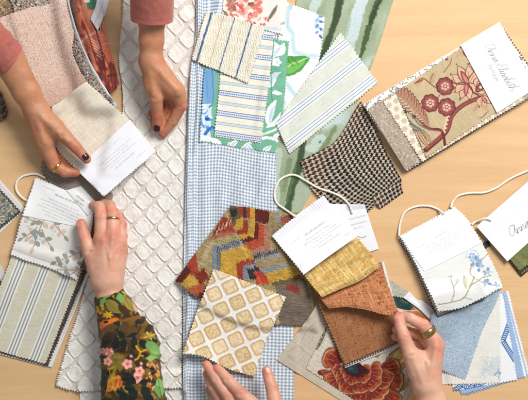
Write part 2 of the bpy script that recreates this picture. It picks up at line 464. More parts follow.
# ---------------------------------------------------------------- tubes, rings
def tube(name, pts, r, mat, parent=None, n=18, sub=26, r1=None, zs=None, drape=True, col=None, stampit=False):
    """pts (x,y) lie on the heap, pts (x,y,z) float there"""
    P2 = cr([p[:2] for p in pts], sub)
    hz = sampH(smoothH(2), P2[:, 0], P2[:, 1])+r*0.95
    if len(pts[0]) == 3:
        zz = cr([(p[2], 0) for p in pts], sub)[:, 0]; hz = np.maximum(hz, zz)
    hz = np.convolve(np.pad(hz, 12, 'edge'), np.ones(25)/25, 'valid')
    C = np.c_[P2, hz]
    T = np.gradient(C, axis=0); T /= np.linalg.norm(T, axis=1)[:, None]
    up = np.array([0, 0, 1.0]); A = np.cross(T, up); A /= np.linalg.norm(A, axis=1)[:, None]; B = np.cross(A, T)
    th = np.linspace(0, 2*np.pi, n, endpoint=False)
    R = np.linspace(r, r if r1 is None else r1, len(C))
    L_ = np.r_[0, np.cumsum(np.linalg.norm(np.diff(C, axis=0), axis=1))]
    tw = 1+(0.05*np.cos(3*th[None, :]-L_[:, None]*2.2)+0.03*rng.standard_normal((len(C), n)))*(1 if n > 8 else 0)
    V = C[:, None, :]+(R[:, None]*tw)[:, :, None]*(A[:, None, :]*np.cos(th)[None, :, None]+B[:, None, :]*np.sin(th)[None, :, None])
    m = len(C); idx = np.arange(m*n).reshape(m, n); j = np.roll(idx, -1, axis=1)
    F = np.stack([idx[:-1], j[:-1], j[1:], idx[1:]], -1).reshape(-1, 4)
    L = np.r_[0, np.cumsum(np.linalg.norm(np.diff(C, axis=0), axis=1))]
    uv = np.c_[np.repeat(L, n), np.tile(th/(2*np.pi)*6, m)]
    cc = np.tile(np.array(col if col is not None else (236, 228, 214), float), (m*n, 1))
    return mesh_obj(name, V.reshape(-1, 3), F, mat, parent, cc, uv)

def ring(name, c, axis, R, r, mat, parent, sq=1.0, widen=1.6):
    axis = np.asarray(axis, float); axis /= np.linalg.norm(axis)
    a = np.cross(axis, [0, 0, 1.0]); a /= np.linalg.norm(a); b = np.cross(a, axis)
    n, m = 40, 10; V = []
    for i in range(n):
        th = 2*np.pi*i/n; d = a*math.cos(th)+b*math.sin(th)*sq
        wd = r*(1+0.5*max(0, math.sin(th)))
        for j in range(m):
            ph = 2*np.pi*j/m
            V.append(c+d*(R+r*0.8*math.cos(ph))+axis*wd*widen*math.sin(ph))
    idx = np.arange(n*m).reshape(n, m); f = np.roll(idx, -1, 0)
    F = np.stack([idx, np.roll(idx, -1, 1), np.roll(f, -1, 1), f], -1).reshape(-1, 4)
    return mesh_obj(name, np.array(V), F, mat, parent)

# ---------------------------------------------------------------- hands: one continuous surface from a distance field
def surface_nets(D, org, h):
    s = D < 0
    nx, ny, nz = D.shape
    cnt = np.zeros((nx-1, ny-1, nz-1), np.int8)
    for i in (0, 1):
        for j in (0, 1):
            for k in (0, 1):
                cnt += s[i:nx-1+i, j:ny-1+j, k:nz-1+k]
    act = np.argwhere((cnt > 0) & (cnt < 8)); vid = np.full(cnt.shape, -1, np.int64); vid[tuple(act.T)] = np.arange(len(act))
    acc = np.zeros((len(act), 3)); num = np.zeros(len(act))
    offs = [(i, j, k) for i in (0, 1) for j in (0, 1) for k in (0, 1)]
    for o in offs:
        for ax in range(3):
            if o[ax]: continue
            q = list(o); q[ax] = 1
            d0 = D[act[:, 0]+o[0], act[:, 1]+o[1], act[:, 2]+o[2]]; d1 = D[act[:, 0]+q[0], act[:, 1]+q[1], act[:, 2]+q[2]]
            c = (d0 < 0) != (d1 < 0); t = np.where(c, d0/np.where(c, d0-d1, 1), 0)
            p = np.tile(np.array(o, float), (len(act), 1)); p[:, ax] += t
            acc[c] += p[c]; num[c] += 1
    V = org+h*(act+acc/num[:, None])
    F = []
    for ax in range(3):
        b, c = (ax+1) % 3, (ax+2) % 3
        sl0 = [slice(None)]*3; sl1 = [slice(None)]*3; sl0[ax] = slice(0, -1); sl1[ax] = slice(1, None)
        cr_ = np.argwhere(s[tuple(sl0)] != s[tuple(sl1)])
        ok = (cr_[:, b] > 0) & (cr_[:, c] > 0) & (cr_[:, b] < D.shape[b]-1) & (cr_[:, c] < D.shape[c]-1)
        cr_ = cr_[ok]; ins = s[tuple(cr_.T)]
        def g(db, dc):
            q = cr_.copy(); q[:, b] += db; q[:, c] += dc; return vid[tuple(q.T)]
        Q = np.stack([g(-1, -1), g(0, -1), g(0, 0), g(-1, 0)], -1)
        Q[~ins] = Q[~ins][:, ::-1]
        F.append(Q)
    return V, np.vstack(F)

class Body:
    def __init__(s, lo, hi, h=0.6):
        s.h = h; s.lo = np.asarray(lo, float); n = np.ceil((np.asarray(hi)-s.lo)/h).astype(int)+1
        s.ax = [s.lo[i]+h*np.arange(n[i]) for i in range(3)]
        s.D = np.full(tuple(n), 8.0, np.float32)
    def cap(s, a, b, ra, rb, k=2.0, flat=None, sq=0.75, cut=False):
        a = np.asarray(a, float); b = np.asarray(b, float); R = max(ra, rb)+k+3
        sl = []
        for i in range(3):
            lo, hi = min(a[i], b[i])-R, max(a[i], b[i])+R
            i0 = np.searchsorted(s.ax[i], lo); i1 = np.searchsorted(s.ax[i], hi); sl.append(slice(i0, i1))
        sl = tuple(sl)
        X = s.ax[0][sl[0]][:, None, None]; Y = s.ax[1][sl[1]][None, :, None]; Z = s.ax[2][sl[2]][None, None, :]
        if X.size*Y.size*Z.size == 0: return
        d = b-a; L = (d*d).sum()+1e-9
        t = np.clip(((X-a[0])*d[0]+(Y-a[1])*d[1]+(Z-a[2])*d[2])/L, 0, 1)
        wx, wy, wz = X-a[0]-t*d[0], Y-a[1]-t*d[1], Z-a[2]-t*d[2]
        if flat is not None:
            n = np.asarray(flat, float); n /= np.linalg.norm(n)
            q = (wx*n[0]+wy*n[1]+wz*n[2])*(1/sq-1); wx, wy, wz = wx+q*n[0], wy+q*n[1], wz+q*n[2]
        e = np.sqrt(wx*wx+wy*wy+wz*wz)-(ra+(rb-ra)*t)
        D = s.D[sl]
        if cut:
            e = -e; hh = np.clip(0.5-0.5*(e-D)/k*-1, 0, 1)
            hh = np.clip(0.5+0.5*(e-D)/k, 0, 1); s.D[sl] = D*(1-hh)+e*hh+k*hh*(1-hh)
        else:
            hh = np.clip(0.5+0.5*(D-e)/k, 0, 1); s.D[sl] = D*(1-hh)+e*hh-k*hh*(1-hh)
    def merge(s, o, k):
        hh = np.clip(0.5+0.5*(s.D-o.D)/k, 0, 1); s.D = s.D*(1-hh)+o.D*hh-k*hh*(1-hh)
    def blank(s):
        o = Body.__new__(Body); o.h, o.lo, o.ax = s.h, s.lo, s.ax; o.D = np.full_like(s.D, 8.0); return o
# ================================================================= materials
M_WOOD = wood_mat('birch_wood')
M_LINEN = fabric('linen_cloth', thread=0.9, bump=0.4, slub=0.10)
M_FINE = fabric('fine_cotton', thread=0.6, bump=0.2, slub=0.05, mott=0.04)
M_COARSE = fabric('coarse_weave', thread=1.5, bump=0.7, slub=0.2, mott=0.05)
M_TUFT = fabric('tufted_cloth', thread=0.7, bump=0.5, slub=0.05, mott=0.05, sheen=0.3)
M_TAP = fabric('tapestry', thread=0.9, bump=0.6, slub=0.14, mott=0.06)
M_VELVET = fabric('soft_velvet', thread=0.7, bump=0.25, slub=0.08, mott=0.10, sheen=0.5)
M_RUST = fabric('rust_jersey', thread=0.5, bump=0.25, slub=0.05, mott=0.05, sheen=0.3)
M_PAPER = paper('label_paper')
M_BOARD = paper('grey_board', rough=0.7, mott=0.05)
M_CORD = fabric('cotton_cord', thread=1.4, bump=0.8, slub=0.12)
M_SKIN = skin_mat('skin')
M_NAIL_DARK = plain('burgundy_nail_polish', (58, 16, 26), rough=0.12, noise=0.03)
M_NAIL = plain('bare_nail', (226, 165, 148), rough=0.25, noise=0.04)
M_GOLD = plain('gold', (222, 168, 70), rough=0.22, metal=1.0, noise=0.05)
M_BRASS = plain('aged_brass', (176, 150, 96), rough=0.3, metal=1.0, noise=0.25, scale=500)
M_CLIP = plain('dark_clip', (38, 46, 50), rough=0.4)

# ================================================================= table
def build_table():
    x0, x1, y0, y1 = -260, 790, -230, 630; th = 14.0
    V = [(x0,y0,0),(x1,y0,0),(x1,y1,0),(x0,y1,0),(x0,y0,-th),(x1,y0,-th),(x1,y1,-th),(x0,y1,-th)]
    F = [(0,1,2,3),(7,6,5,4),(0,4,5,1),(1,5,6,2),(2,6,7,3),(3,7,4,0)]
    o = mesh_obj('tabletop', V, np.array(F), M_WOOD, None, smooth=False)
    o['kind'] = 'structure'
    bv = o.modifiers.new('Bevel', 'BEVEL'); bv.width = 0.003; bv.segments = 3
build_table()

# ================================================================= long cloths
def p_green(c):
    c.fill((176, 192, 158))
    w = fbm(c.U*0.035, c.V*0.012, 3, 4); c.mix(sstep(0.42, 0.75, w)*0.8, (138, 160, 112))
    w = fbm(c.U*0.05+9, c.V*0.016, 8, 4); c.mix(sstep(0.5, 0.7, w)*0.7, (158, 178, 134))
    w = fbm(c.U*0.03+30, c.V*0.02, 12, 4); c.mix(sstep(0.54, 0.70, w), (196, 218, 214))
    c.xy().jit(1.3, 0.35, 4)
    c.line([(342,-12),(336,18),(327,44),(318,66),(309,92)], 8, (56, 78, 44), 0.95, 4, soft=1.1)
    c.line([(383,-12),(375,10),(367,34),(361,56),(352,84)], 7, (64, 92, 52), 0.9, 3)
    c.line([(380,0),(370,24)], 3, (48, 70, 38), 0.8)
    c.line([(367,-12),(357,16),(352,34)], 10, (204, 224, 228), 0.9, 14)
    c.line([(352,20),(350,40),(346,60)], 9, (200, 222, 222), 0.85, 12)
    c.line([(352,6),(344,40),(336,60)], 3, (150, 176, 120), 0.5, 6)
    c.line([(322,-10),(312,12),(306,30)], 10, (206, 224, 222), 0.8, 6)
    c.line([(392,10),(380,44),(370,70)], 4, (150, 172, 122), 0.6, 3)
    c.line([(303,140),(299,168),(292,190),(286,222)], 7, (56, 78, 46), 0.9, 6, soft=1.1)
    c.line([(296,165),(287,200)], 3, (92, 120, 70), 0.9)
    c.ell(319, 141, 8, 6, (198, 218, 206), -0.6); c.ell(312, 148, 6, 4, (198, 218, 206), 0.2); c.ell(320, 142, 1.3, 1, (110, 130, 96))
    c.line([(278,152),(276,176),(277,200)], 9, (198, 216, 200), 0.8, 6)
    c.line([(290,160),(284,190)], 6, (124, 148, 96), 0.7, 4)
    c.line([(335,128),(318,156),(306,172)], 5, (104, 130, 78), 0.6, 4)
    c.xy(); g_ = c.C.mean(1, keepdims=True); c.C = (c.C*0.8+g_*0.2)*0.97; c.grain(5, 0.9, 0.9, 4)
g = cloth('fabric_length', (300,-25), (403,-25), (300,213), (262,213), p_green, M_VELVET, r=[(393,2),(371,68),(340,140)], l=[(286,60),(264,140)],
      teeth='', res=0.6, wr=0.5, thick=0.5)
describe(g, 'green watercolour striped fabric length lying on the bare wood beside the blue gingham', 'fabric')

def p_white(c):
    c.fill((230, 220, 209))
    X = c.X+2.0*(fbm(c.X*0.03, c.Y*0.02, 6, 2)-0.5)*2; Y = c.Y+2.5*(fbm(c.X*0.02+5, c.Y*0.03, 16, 2)-0.5)*2
    k = sstep(170, 40, c.Y)
    X = X+k*1.5*np.sin(c.Y*0.09); px, py = 11.1+0.35*k, 25.2+1.6*k
    best = np.full(len(X), 9.0); idd = np.zeros(len(X))
    i0 = np.round((X-165)/px)
    for di in (-1, 0, 1):
        i = i0+di; off = np.where(np.mod(i, 2) == 0, 0.0, 0.5)
        yy = Y+(X-165)*-0.06
        j = np.round((yy-253.5)/py-off); cx = 165+i*px; cy = 253.5+(j+off)*py
        rx = 8.2*(0.94+0.14*_hash(i, j, 3)); ry = 9.2*(0.94+0.14*_hash(i, j, 4))
        dx = np.abs(X-cx)/rx; dy = np.abs(yy-cy)/ry
        d = (dx**1.3+dy**1.3)**(1/1.3)
        b = d < best; best = np.where(b, d, best); idd = np.where(b, _hash(i, j, 8), idd)
    d = best+0.13*(fbm(c.X*0.55, c.Y*0.55, 21, 2)-0.5)+0.10*(vn(c.X*1.5, c.Y*1.5, 27)-0.5)
    m = sstep(1.05, 0.99, d)
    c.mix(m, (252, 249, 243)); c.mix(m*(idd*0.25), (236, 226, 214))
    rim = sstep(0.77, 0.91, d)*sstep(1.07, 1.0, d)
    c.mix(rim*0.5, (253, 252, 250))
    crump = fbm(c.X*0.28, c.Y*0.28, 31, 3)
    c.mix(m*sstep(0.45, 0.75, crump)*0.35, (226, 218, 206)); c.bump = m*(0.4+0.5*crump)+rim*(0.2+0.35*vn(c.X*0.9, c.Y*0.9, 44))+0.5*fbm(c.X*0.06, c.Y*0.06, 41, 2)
    c.grain(3, 1.3, 1.3, 4)
def z_white(u, v, X, Y):
    return 1.3*np.exp(-((X-(139+0.04*Y))/3.2)**2)*sstep(135, 70, Y)+1.8*np.exp(-((X-(147+0.03*Y))/6)**2)*sstep(90, 30, Y)
def p_white2(c):
    p_white(c); c.C = c.C*0.3+np.array((244, 240, 235))*0.7
w2 = cloth('fabric_length', (82,372), (182,374), (188,425), (77,425), p_white2, M_TUFT, teeth='', res=0.7, thick=0.5, lift=-0.0, rad=2)
describe(w2, 'plain pale underside of white tufted cloth peeking out below its hem at bottom edge', 'fabric')

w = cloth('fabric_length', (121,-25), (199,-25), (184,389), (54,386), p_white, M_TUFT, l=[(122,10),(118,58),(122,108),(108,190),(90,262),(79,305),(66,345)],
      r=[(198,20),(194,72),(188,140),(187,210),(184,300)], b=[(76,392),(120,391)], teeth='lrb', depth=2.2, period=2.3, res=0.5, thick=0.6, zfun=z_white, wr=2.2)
describe(w, 'long ivory fabric with raised white tufted diamonds running from top edge to bottom edge', 'fabric')
def p_ging(c):
    per = 3.25; q_ = 0.10*sstep(205, 225, c.X)*sstep(330, 250, c.Y); cx_, cy_ = c.U-40, c.V-200
    U = c.U+q_*cy_*0.8+1.8*(fbm(c.U*0.02, c.V*0.02, 72, 2)-0.5)+1.4*np.sin(c.V*0.018)+0.6*fbm(c.U*0.05, c.V*0.03, 2, 2); V = c.V-q_*cx_+2.0*np.sin(c.U*0.05)+2.4*(fbm(c.U*0.025, c.V*0.02, 77, 2)-0.5)
    for cx, s, w_, a in ((190.4, -0.014, 2.2, 2.2), (197.0, -0.03, 2.6, 1.8)): U = U+a*np.tanh((c.X-(cx+s*(c.Y-100)+1.2*np.sin(c.Y*0.03)))/w_); V = V+1.2*np.exp(-((c.X-(cx+s*(c.Y-100)))/w_)**2)
    def bands(t): return sstep(-0.25, 0.25, np.sin(2*np.pi*t/per))
    a, b = bands(U), bands(V)
    c.fill((242, 244, 246)); c.mix(0.5*a, (160, 178, 196)); c.mix(0.5*b, (160, 178, 196)); c.mix(0.6*a*b, (106, 128, 152))
def z_ging(u, v, X, Y):
    z = np.zeros_like(X)
    for cx, s, w_, a in ((190.4, -0.014, 1.9, 4.2), (197.0, -0.03, 2.2, 3.6), (206, -0.01, 5.0, 1.6)):
        z = z+a*np.exp(-((X-(cx+s*(Y-100)+1.2*np.sin(Y*0.03)+3.0*(vn(Y*0.018+cx*3, Y*0, 16)-0.5)))/w_)**2)*(0.35+0.95*vn(Y*0.022+cx, Y*0+cx, 6))
    z = z+2.6*np.exp(-((X-(262-0.75*(Y-160)))/4.5)**2)*sstep(150, 165, Y)*sstep(225, 205, Y)+2.0*np.exp(-((X-(270-0.42*(Y-170)))/4)**2)*sstep(160, 175, Y)*sstep(240, 215, Y)
    z = z+1.2*np.exp(-((X-(236+0.10*(Y-150)))/7)**2)*sstep(140, 180, Y)*sstep(290, 220, Y)
    z = z+1.6*np.exp(-((X-(222-0.05*(Y-200)))/5)**2)*sstep(160, 200, Y)*sstep(300, 260, Y)
    return z+1.4*np.exp(-((X-258)/9)**2)*sstep(300, 340, Y)+1.2*np.exp(-((X-205)/6)**2)*sstep(345, 370, Y)
gi = cloth('fabric_length', (195,-25), (278,-25), (294,425), (184,425), p_ging, M_FINE, l=[(196,30),(190,80),(186.5,150),(184,250),(183,340)],
      r=[(277,80),(276,150),(277,200),(284,270),(293,330)], teeth='', res=0.42, thick=0.35, zfun=z_ging, wr=2.2, wf=0.035)
describe(gi, 'blue and white gingham cotton length with soft folds along its left edge', 'fabric')

# ================================================================= upper left heap
def p_brownweave(c):
    c.fill((150, 122, 92)); n = vn(c.U*0.9, c.V*0.9, 3); c.mix(sstep(0.5, 0.7, n), (92, 70, 52)); n = vn(c.U*0.8+7, c.V*0.8, 5); c.mix(sstep(0.6, 0.75, n), (196, 172, 138))
    c.uv(); c.line([(0, 22), (70, 14)], 1.4, (206, 186, 156))
o = cloth('fabric_swatch', (-25,-20), (50,-30), (52,8), (-25,36), p_brownweave, M_COARSE, res=0.7, seed=2)
describe(o, 'brown speckled tweed swatch poking out above pink woven cloth in top left corner', 'fabric swatch')
def p_darkstripe(c):
    c.fill((108, 98, 88)); c.mix(sstep(0.45, 0.7, vn(c.U*0.5, c.V*0.5, 3)), (66, 58, 52)); c.mix(sstep(0.6, 0.95, np.sin(c.V*0.7)), (150, 128, 96)); c.grain(12, 1, 1, 3)
o = cloth('fabric_swatch', (-30,84), (2,92), (8,113), (-30,132), p_darkstripe, M_COARSE, r=[], b=[(2,121)], teeth='', res=0.6, wr=2.5, wf=0.12, lift=1)
describe(o, 'grey brown striped cloth crumpled beside bare wood under forearm at left edge', 'fabric swatch')

def p_rust(c):
    c.fill((204, 108, 80)); n = fbm(c.U*0.13, c.V*0.06, 5, 3); c.mix(sstep(0.50, 0.60, n), (128, 52, 42)); n = fbm(c.U*0.16+20, c.V*0.06, 9, 3); c.mix(sstep(0.52, 0.62, n), (218, 136, 106))
    n = fbm(c.U*0.2+50, c.V*0.12, 19, 3); c.mix(sstep(0.62, 0.74, n)*0.6, (104, 46, 38))
    c.xy()
    c.poly([(86,-8),(97,-8),(97,4),(92,10),(87,6)], (66, 122, 96), smooth=4); c.poly([(90,-10),(97,-10),(94,-1)], (226, 122, 84), smooth=3); c.ell(87, 1, 3, 2, (236, 216, 200))
    c.poly([(70,-10),(78,-10),(76,20),(80,45),(76,40)], (124, 92, 76), 0.8, smooth=3)
    c.line([(80,42),(88,36),(97,31)], 2.2, (232, 208, 190)); c.line([(80,42),(88,36),(97,31)], 0.7, (160, 84, 66))
    for k in range(6):
        y = 38+k*3.4; c.line([(90+k*1.4, y), (97+k*1.2, y+4.5)], 0.6, (238, 218, 204)); c.line([(99+k*1.0, y), (96+k*1.1, y+5)], 0.5, (232, 206, 190))
    c.line([(103,52),(110,70),(113,90)], 0.7, (96, 34, 30)); c.line([(96,30),(102,52),(106,80)], 1.6, (98, 36, 32), 0.8)
    c.line([(108,76),(118,74)], 3, (92, 34, 30), 0.8); c.line([(82,20),(90,40),(97,64)], 1.4, (84, 36, 34), 0.7)
def z_rust(u, v, X, Y):
    return 5.0*np.sqrt(np.clip(1-(2*u-1)**2, 0, 1))+2.2*np.abs(np.sin(u*8+v*6+2*np.sin(v*7)))+2.2*np.abs(np.sin(v*9+u*4+np.sin(u*6)))*sstep(0.1, 0.4, u)
o = cloth('scarf', (66,-25), (97,-25), (119.5,84), (101,96), p_rust, M_RUST, l=[(71,10),(78,40),(90,74)], r=[(100,8),(107,40),(114,62)], b=[(113,92)], teeth='', res=0.45, zfun=z_rust, wr=1.8, wf=0.15)
describe(o, 'rust red paisley scarf rolled up beside the swatch book near top left', 'scarf')
def p_rib(c):
    c.fill((224, 224, 228)); c.uv(); c.line([(c.W*0.55, 0), (c.W*0.5, c.H)], 0.8, (190, 190, 198)); c.line([(c.W*0.15, 0), (c.W*0.1, c.H)], 0.6, (200, 200, 206))
o = cloth('ribbon', (96,-20), (110,-20), (98,31), (91,20), p_rib, M_FINE, r=[(108,0),(103,18)], l=[(97,2)], teeth='', res=0.5, lift=0.4, rad=3, wr=0.8)
describe(o, 'pale grey folded ribbon end hanging beside rust scarf at top edge', 'ribbon')
for nm, pts, lb in (('thread', [(100,24),(102,30),(100,36),(104,37)], 'short loose white thread under the grey ribbon end'),
                    ('thread', [(104,46),(109,44),(115,46),(117,53)], 'curled white thread beside rolled rust scarf on bare wood')):
    o = tube(nm, pts, 0.22, M_CORD, n=6); describe(o, lb, 'thread', 'loose white threads near the scarf')

# ---- pink swatch book
bk = thing('swatch_book', (70, 90), 'swatch book with pink woven page, cream page and white label card held by tanned hand', 'swatch book')
def flat(col, g=3):
    def f(c): c.fill(col); c.grain(g, 1, 1, 3)
    return f
cloth('backing_board', (5,-30), (60,-30), (117,106), (62,140), flat((214, 222, 228)), M_BOARD, bk, r=[(83,46)], teeth='', res=1.2, thick=0.9, rad=8)
def p_multi(c):
    c.fill((176, 166, 152)); n = vn(c.U*1.0, c.V*1.0, 3); c.mix(sstep(0.55, 0.7, n), (70, 64, 58)); n = vn(c.U*0.9+9, c.V*0.9, 13); c.mix(sstep(0.72, 0.82, n), (150, 78, 60)); n = vn(c.U*0.9+29, c.V*0.9, 23); c.mix(sstep(0.7, 0.82, n), (222, 214, 200))
cloth('fabric_page', (3,-28), (58,-28), (115,105.5), (58,138), p_multi, M_COARSE, bk, r=[(81.5,46)], res=0.5, seed=3)
cloth('fabric_page', (2,-20), (56,-24), (111.5,104), (56,136), p_multi, M_COARSE, bk, r=[(79,46)], res=0.5, seed=4)
def p_dots(c):
    c.fill((160, 146, 134)); U, V = c.U/2.6, c.V/2.6; d = np.hypot((U % 1)-0.5, ((V+0.5*(np.floor(U) % 2)) % 1)-0.5); c.mix(sstep(0.34, 0.2, d)*0.8, (112, 98, 90)); c.grain(10, 1, 1, 4)
cloth('fabric_page', (46,152), (88,182), (112,200), (96,222), p_dots, M_LINEN, bk, t=[(66,164)], l=[(40,170),(60,196)], r=[(112,192)], res=0.5, seed=5, rad=4, wr=0.8)
def z_pink(u, v, X, Y): return 1.0+5.0*v*v+2.2*np.sin(v*4.5+0.5)*v
def p_pink(c):
    c.fill((224, 192, 174)); 
    n = vn(c.U*0.8, c.V*1.25, 3); c.mix(sstep(0.35, 0.75, n)*0.6, (234, 212, 196)); n = vn(c.U*0.9+9, c.V*0.9, 13); c.mix(sstep(0.62, 0.8, n)*0.5, (204, 156, 138)); q_ = (c.U/1.9 % 1-0.5)**2+((c.V/1.7+0.5*np.floor(c.U/1.9)) % 1-0.5)**2; c.mix(sstep(0.16, 0.05, q_)*(0.25+0.55*vn(c.U*0.3, c.V*0.5, 23)), (248, 232, 220))
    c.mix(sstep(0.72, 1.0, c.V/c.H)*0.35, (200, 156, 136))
    c.uv(); c.line([(63, 22), (63.5, 25.5)], 0.35, (150, 80, 60), 0.6)
    c.bump = 0.35*n
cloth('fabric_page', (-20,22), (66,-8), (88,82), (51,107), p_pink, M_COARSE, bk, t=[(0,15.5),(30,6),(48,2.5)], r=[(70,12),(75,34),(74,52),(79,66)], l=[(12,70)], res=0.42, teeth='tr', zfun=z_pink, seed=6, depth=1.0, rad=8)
def z_cream(u, v, X, Y): return 6.5+5.5*v+0.8*np.sin(v*5)
def p_cream(c):
    c.fill((236, 226, 206)); n = vn(c.U*0.14, c.V*1.2, 3); c.mix(sstep(0.5, 0.8, n)*0.5, (222, 208, 182)); n = vn(c.U*1.2, c.V*0.14, 5); c.mix(sstep(0.5, 0.8, n)*0.5, (246, 240, 228)); c.grain(5, 1.1, 1.1, 3)
    c.xy(); c.ell(93, 123, 0.9, 0.6, (206, 190, 164))
cr_pg = cloth('fabric_page', (51,107), (88,82), (157,151), (104,197), p_cream, M_LINEN, bk, l=[(50,135),(59,154)], r=[(129,118.5)], res=0.42, teeth='lrb', zfun=z_cream, seed=7, rad=14, depth=1.2)
def p_card1(c):
    c.fill((246, 246, 250)); c.xy()
    small_print(c, (95.5, 159.5), math.radians(-40.6), [(0, 31, 0)], 1.1, al=0.35, seed=1)
    small_print(c, (97, 168), math.radians(-40.6), [(4, 44, 0), (8, 38, 3.0), (2, 46, 6.0), (10, 30, 9.0)], 1.2, seed=2, al=0.4)
    small_print(c, (116, 169), math.radians(-40.6), [(0, 24, 0)], 2.0, (176, 178, 188), 0.7, seed=3)
    small_print(c, (137, 158), math.radians(-40.6), [(0, 12, 0)], 1.3, seed=9, al=0.4)
cd = cloth('label_card', (75,169), (130,119), (157,151.5), (104,197.5), p_card1, M_PAPER, cr_pg, res=0.36, teeth='rb', thick=0.2, gap=0.1, rad=2, seed=7, depth=1.2)

# ================================================================= left side books
def p_tweed(c):
    c.fill((150, 150, 132)); n = vn(c.U*0.7, c.V*0.7, 3); c.mix(sstep(0.5, 0.7, n), (96, 100, 92)); n = vn(c.U*0.7+7, c.V*0.7, 5); c.mix(sstep(0.62, 0.78, n), (208, 204, 184)); n = vn(c.U*0.5+17, c.V*0.5, 15); c.mix(sstep(0.68, 0.8, n)*0.8, (104, 128, 134))
tb = thing('swatch_book', (-5, 215), 'green grey tweed swatch book on white board at left edge', 'swatch book')
cloth('backing_board', (-25,152), (25,209), (-22,255), (-70,205), flat((226, 224, 222)), M_BOARD, tb, teeth='', res=1.2, thick=1.0)
def p_dark(c): c.fill((92, 78, 68)); c.grain(22, 1, 1, 3)
cloth('fabric_page', (-27,158), (22,212), (-20,247), (-70,205), p_dark, M_COARSE, tb, res=0.6, depth=1.8, seed=2)
cloth('fabric_page', (-31,160), (20,212), (-20,242), (-70,205), p_tweed, M_COARSE, tb, res=0.5, depth=1.5, seed=3, thick=0.8)
def p_brn(c): c.fill((120, 84, 44)); n = vn(c.U*0.3, c.V*0.3, 3); c.mix(sstep(0.5, 0.6, n), (60, 42, 28)); c.mix(sstep(0.62, 0.7, vn(c.U*0.3+8, c.V*0.3, 6)), (176, 142, 80))
b2 = thing('swatch_book', (-8, 285), 'brown patterned swatch book corner with white fringed edge at left border', 'swatch book')
cloth('fabric_page', (-30,240), (-2,258), (8,277), (-30,310), flat((226, 222, 216), 14), M_COARSE, b2, res=0.6, depth=2, seed=4, thick=0.7)
cloth('fabric_page', (-32,252), (-6,268), (3,284), (-30,318), p_brn, M_COARSE, b2, res=0.6, seed=5, thick=0.7)

lb = thing('swatch_book', (45, 270), 'swatch book with embroidered leaf page over cream and grey striped ticking', 'swatch book')
cloth('backing_board', (16,250), (91,270), (51.5,368), (-24,349), flat((232, 228, 224)), M_BOARD, lb, teeth='', res=1.2, thick=1.0)
cloth('fabric_page', (15,252), (88.5,270), (48,368), (-24,348), p_dark, M_COARSE, lb, res=0.6, depth=2.0, seed=2, thick=0.5)
cloth('fabric_page', (14,252), (86.5,270), (46.5,367), (-24,347), p_dark, M_COARSE, lb, res=0.6, depth=2.0, seed=3, thick=0.5)
def p_stripe(c):
    c.fill((216, 212, 192)); c.mix(sstep(0.4, 0.8, vn(c.U*0.12, c.V*1.1, 4))*0.35, (202, 192, 162)); c.grain(5, 1.2, 1.2, 3); c.uv()
    for k in range(-1, 5):
        u0 = c.W*0.17+k*23.6
        c.line([(u0-4.7, -5), (u0-4.7, 200)], 1.2, (244, 242, 236), smooth=0); c.line([(u0+4.7, -5), (u0+4.7, 200)], 1.2, (244, 242, 236), smooth=0)
        c.line([(u0, -5), (u0, 200)], 7.6, (226, 222, 208), smooth=0)
        for q in (-3.1, 0, 3.1): c.line([(u0+q, -5), (u0+q, 200)], 1.0, (134, 143, 150), smooth=0, soft=0.35)
        for q in (-1.55, 1.55): c.line([(u0+q, -5), (u0+q, 200)], 0.7, (246, 246, 244), smooth=0, soft=0.3)
cloth('fabric_page', (13,250), (84,268), (45.5,365.5), (-24,346), p_stripe, M_LINEN, lb, res=0.4, seed=4, rad=8)
tube('cord', [(33,202),(24,199),(17,191),(17,182),(24,176),(36,174),(46,178)], 1.15, M_CORD, lb)
def z_leaf(u, v, X, Y): return 2.0+5.5*np.sin(np.clip(v*1.08, 0, 1)*np.pi)**0.7*(0.5+0.5*v)+2.5*u*sstep(0.7, 0, v)
def p_leaf(c):
    c.fill((240, 237, 232)); c.mix(sstep(0.5, 0.8, vn(c.U*0.2, c.V*1.2, 4))*0.3, (228, 224, 216)); c.xy()
    BR, TAN, GR, SG = (168, 142, 130), (220, 200, 182), (158, 166, 142), (148, 166, 164)
    def sprig(base, tip, side, n, cols, L):
        base = np.array(base, float); tip = np.array(tip, float); d = (tip-base); ln = np.linalg.norm(d); d /= ln; nrm = np.array([-d[1], d[0]])
        c.line([base, (base+tip)/2+nrm*side, tip], 0.9, BR)
        for k in range(n):
            t = (k+0.6)/(n+0.2); p = base+d*ln*t+nrm*side*math.sin(math.pi*t)
            for s in (-1, 1):
                q = p+(d*0.55+nrm*s*0.85)*L*(1-0.25*t); c.leaf(p+(d*.4+nrm*s*.5)*1.0, q, L*0.56, cols[(k+(s > 0)) % len(cols)], rough=0.0)
        c.leaf(tip, tip+d*L*0.9, L*0.45, cols[0])
    sprig((45,216), (33,247), 0.5, 3, [TAN, GR, SG, TAN], 9.0)
    sprig((41,230), (29,238), 0, 1, [SG, GR], 7.0)
    sprig((40,222), (24,217), -1, 2, [GR, TAN], 7.0)
    sprig((37,227), (22,238), -1, 2, [SG, TAN, GR], 7.0)
    sprig((42,230), (50,246), 1, 1, [GR, TAN, SG], 8.0)
    sprig((51,218), (64,236), 1, 2, [GR, TAN, TAN], 8.0)
    c.line([(58,226),(60,232)], 0.6, BR)
    sprig((86,248), (56,262), -1, 4, [GR, TAN, SG, GR], 8.0)
    sprig((88,262), (66,277), -1, 3, [SG, GR, TAN], 8.0)
    sprig((86,272), (60,270), 1, 2, [TAN, GR], 6.0)
    r = random.Random(4)
    for (bx, by) in ((52,229),(54,233),(38,238),(66,254),(59,266),(36,222),(30,226)):
        for _ in range(4): c.ell(bx+r.uniform(-3, 3), by+r.uniform(-2, 2), 0.5, 0.5, (130, 146, 148), al=0.8)
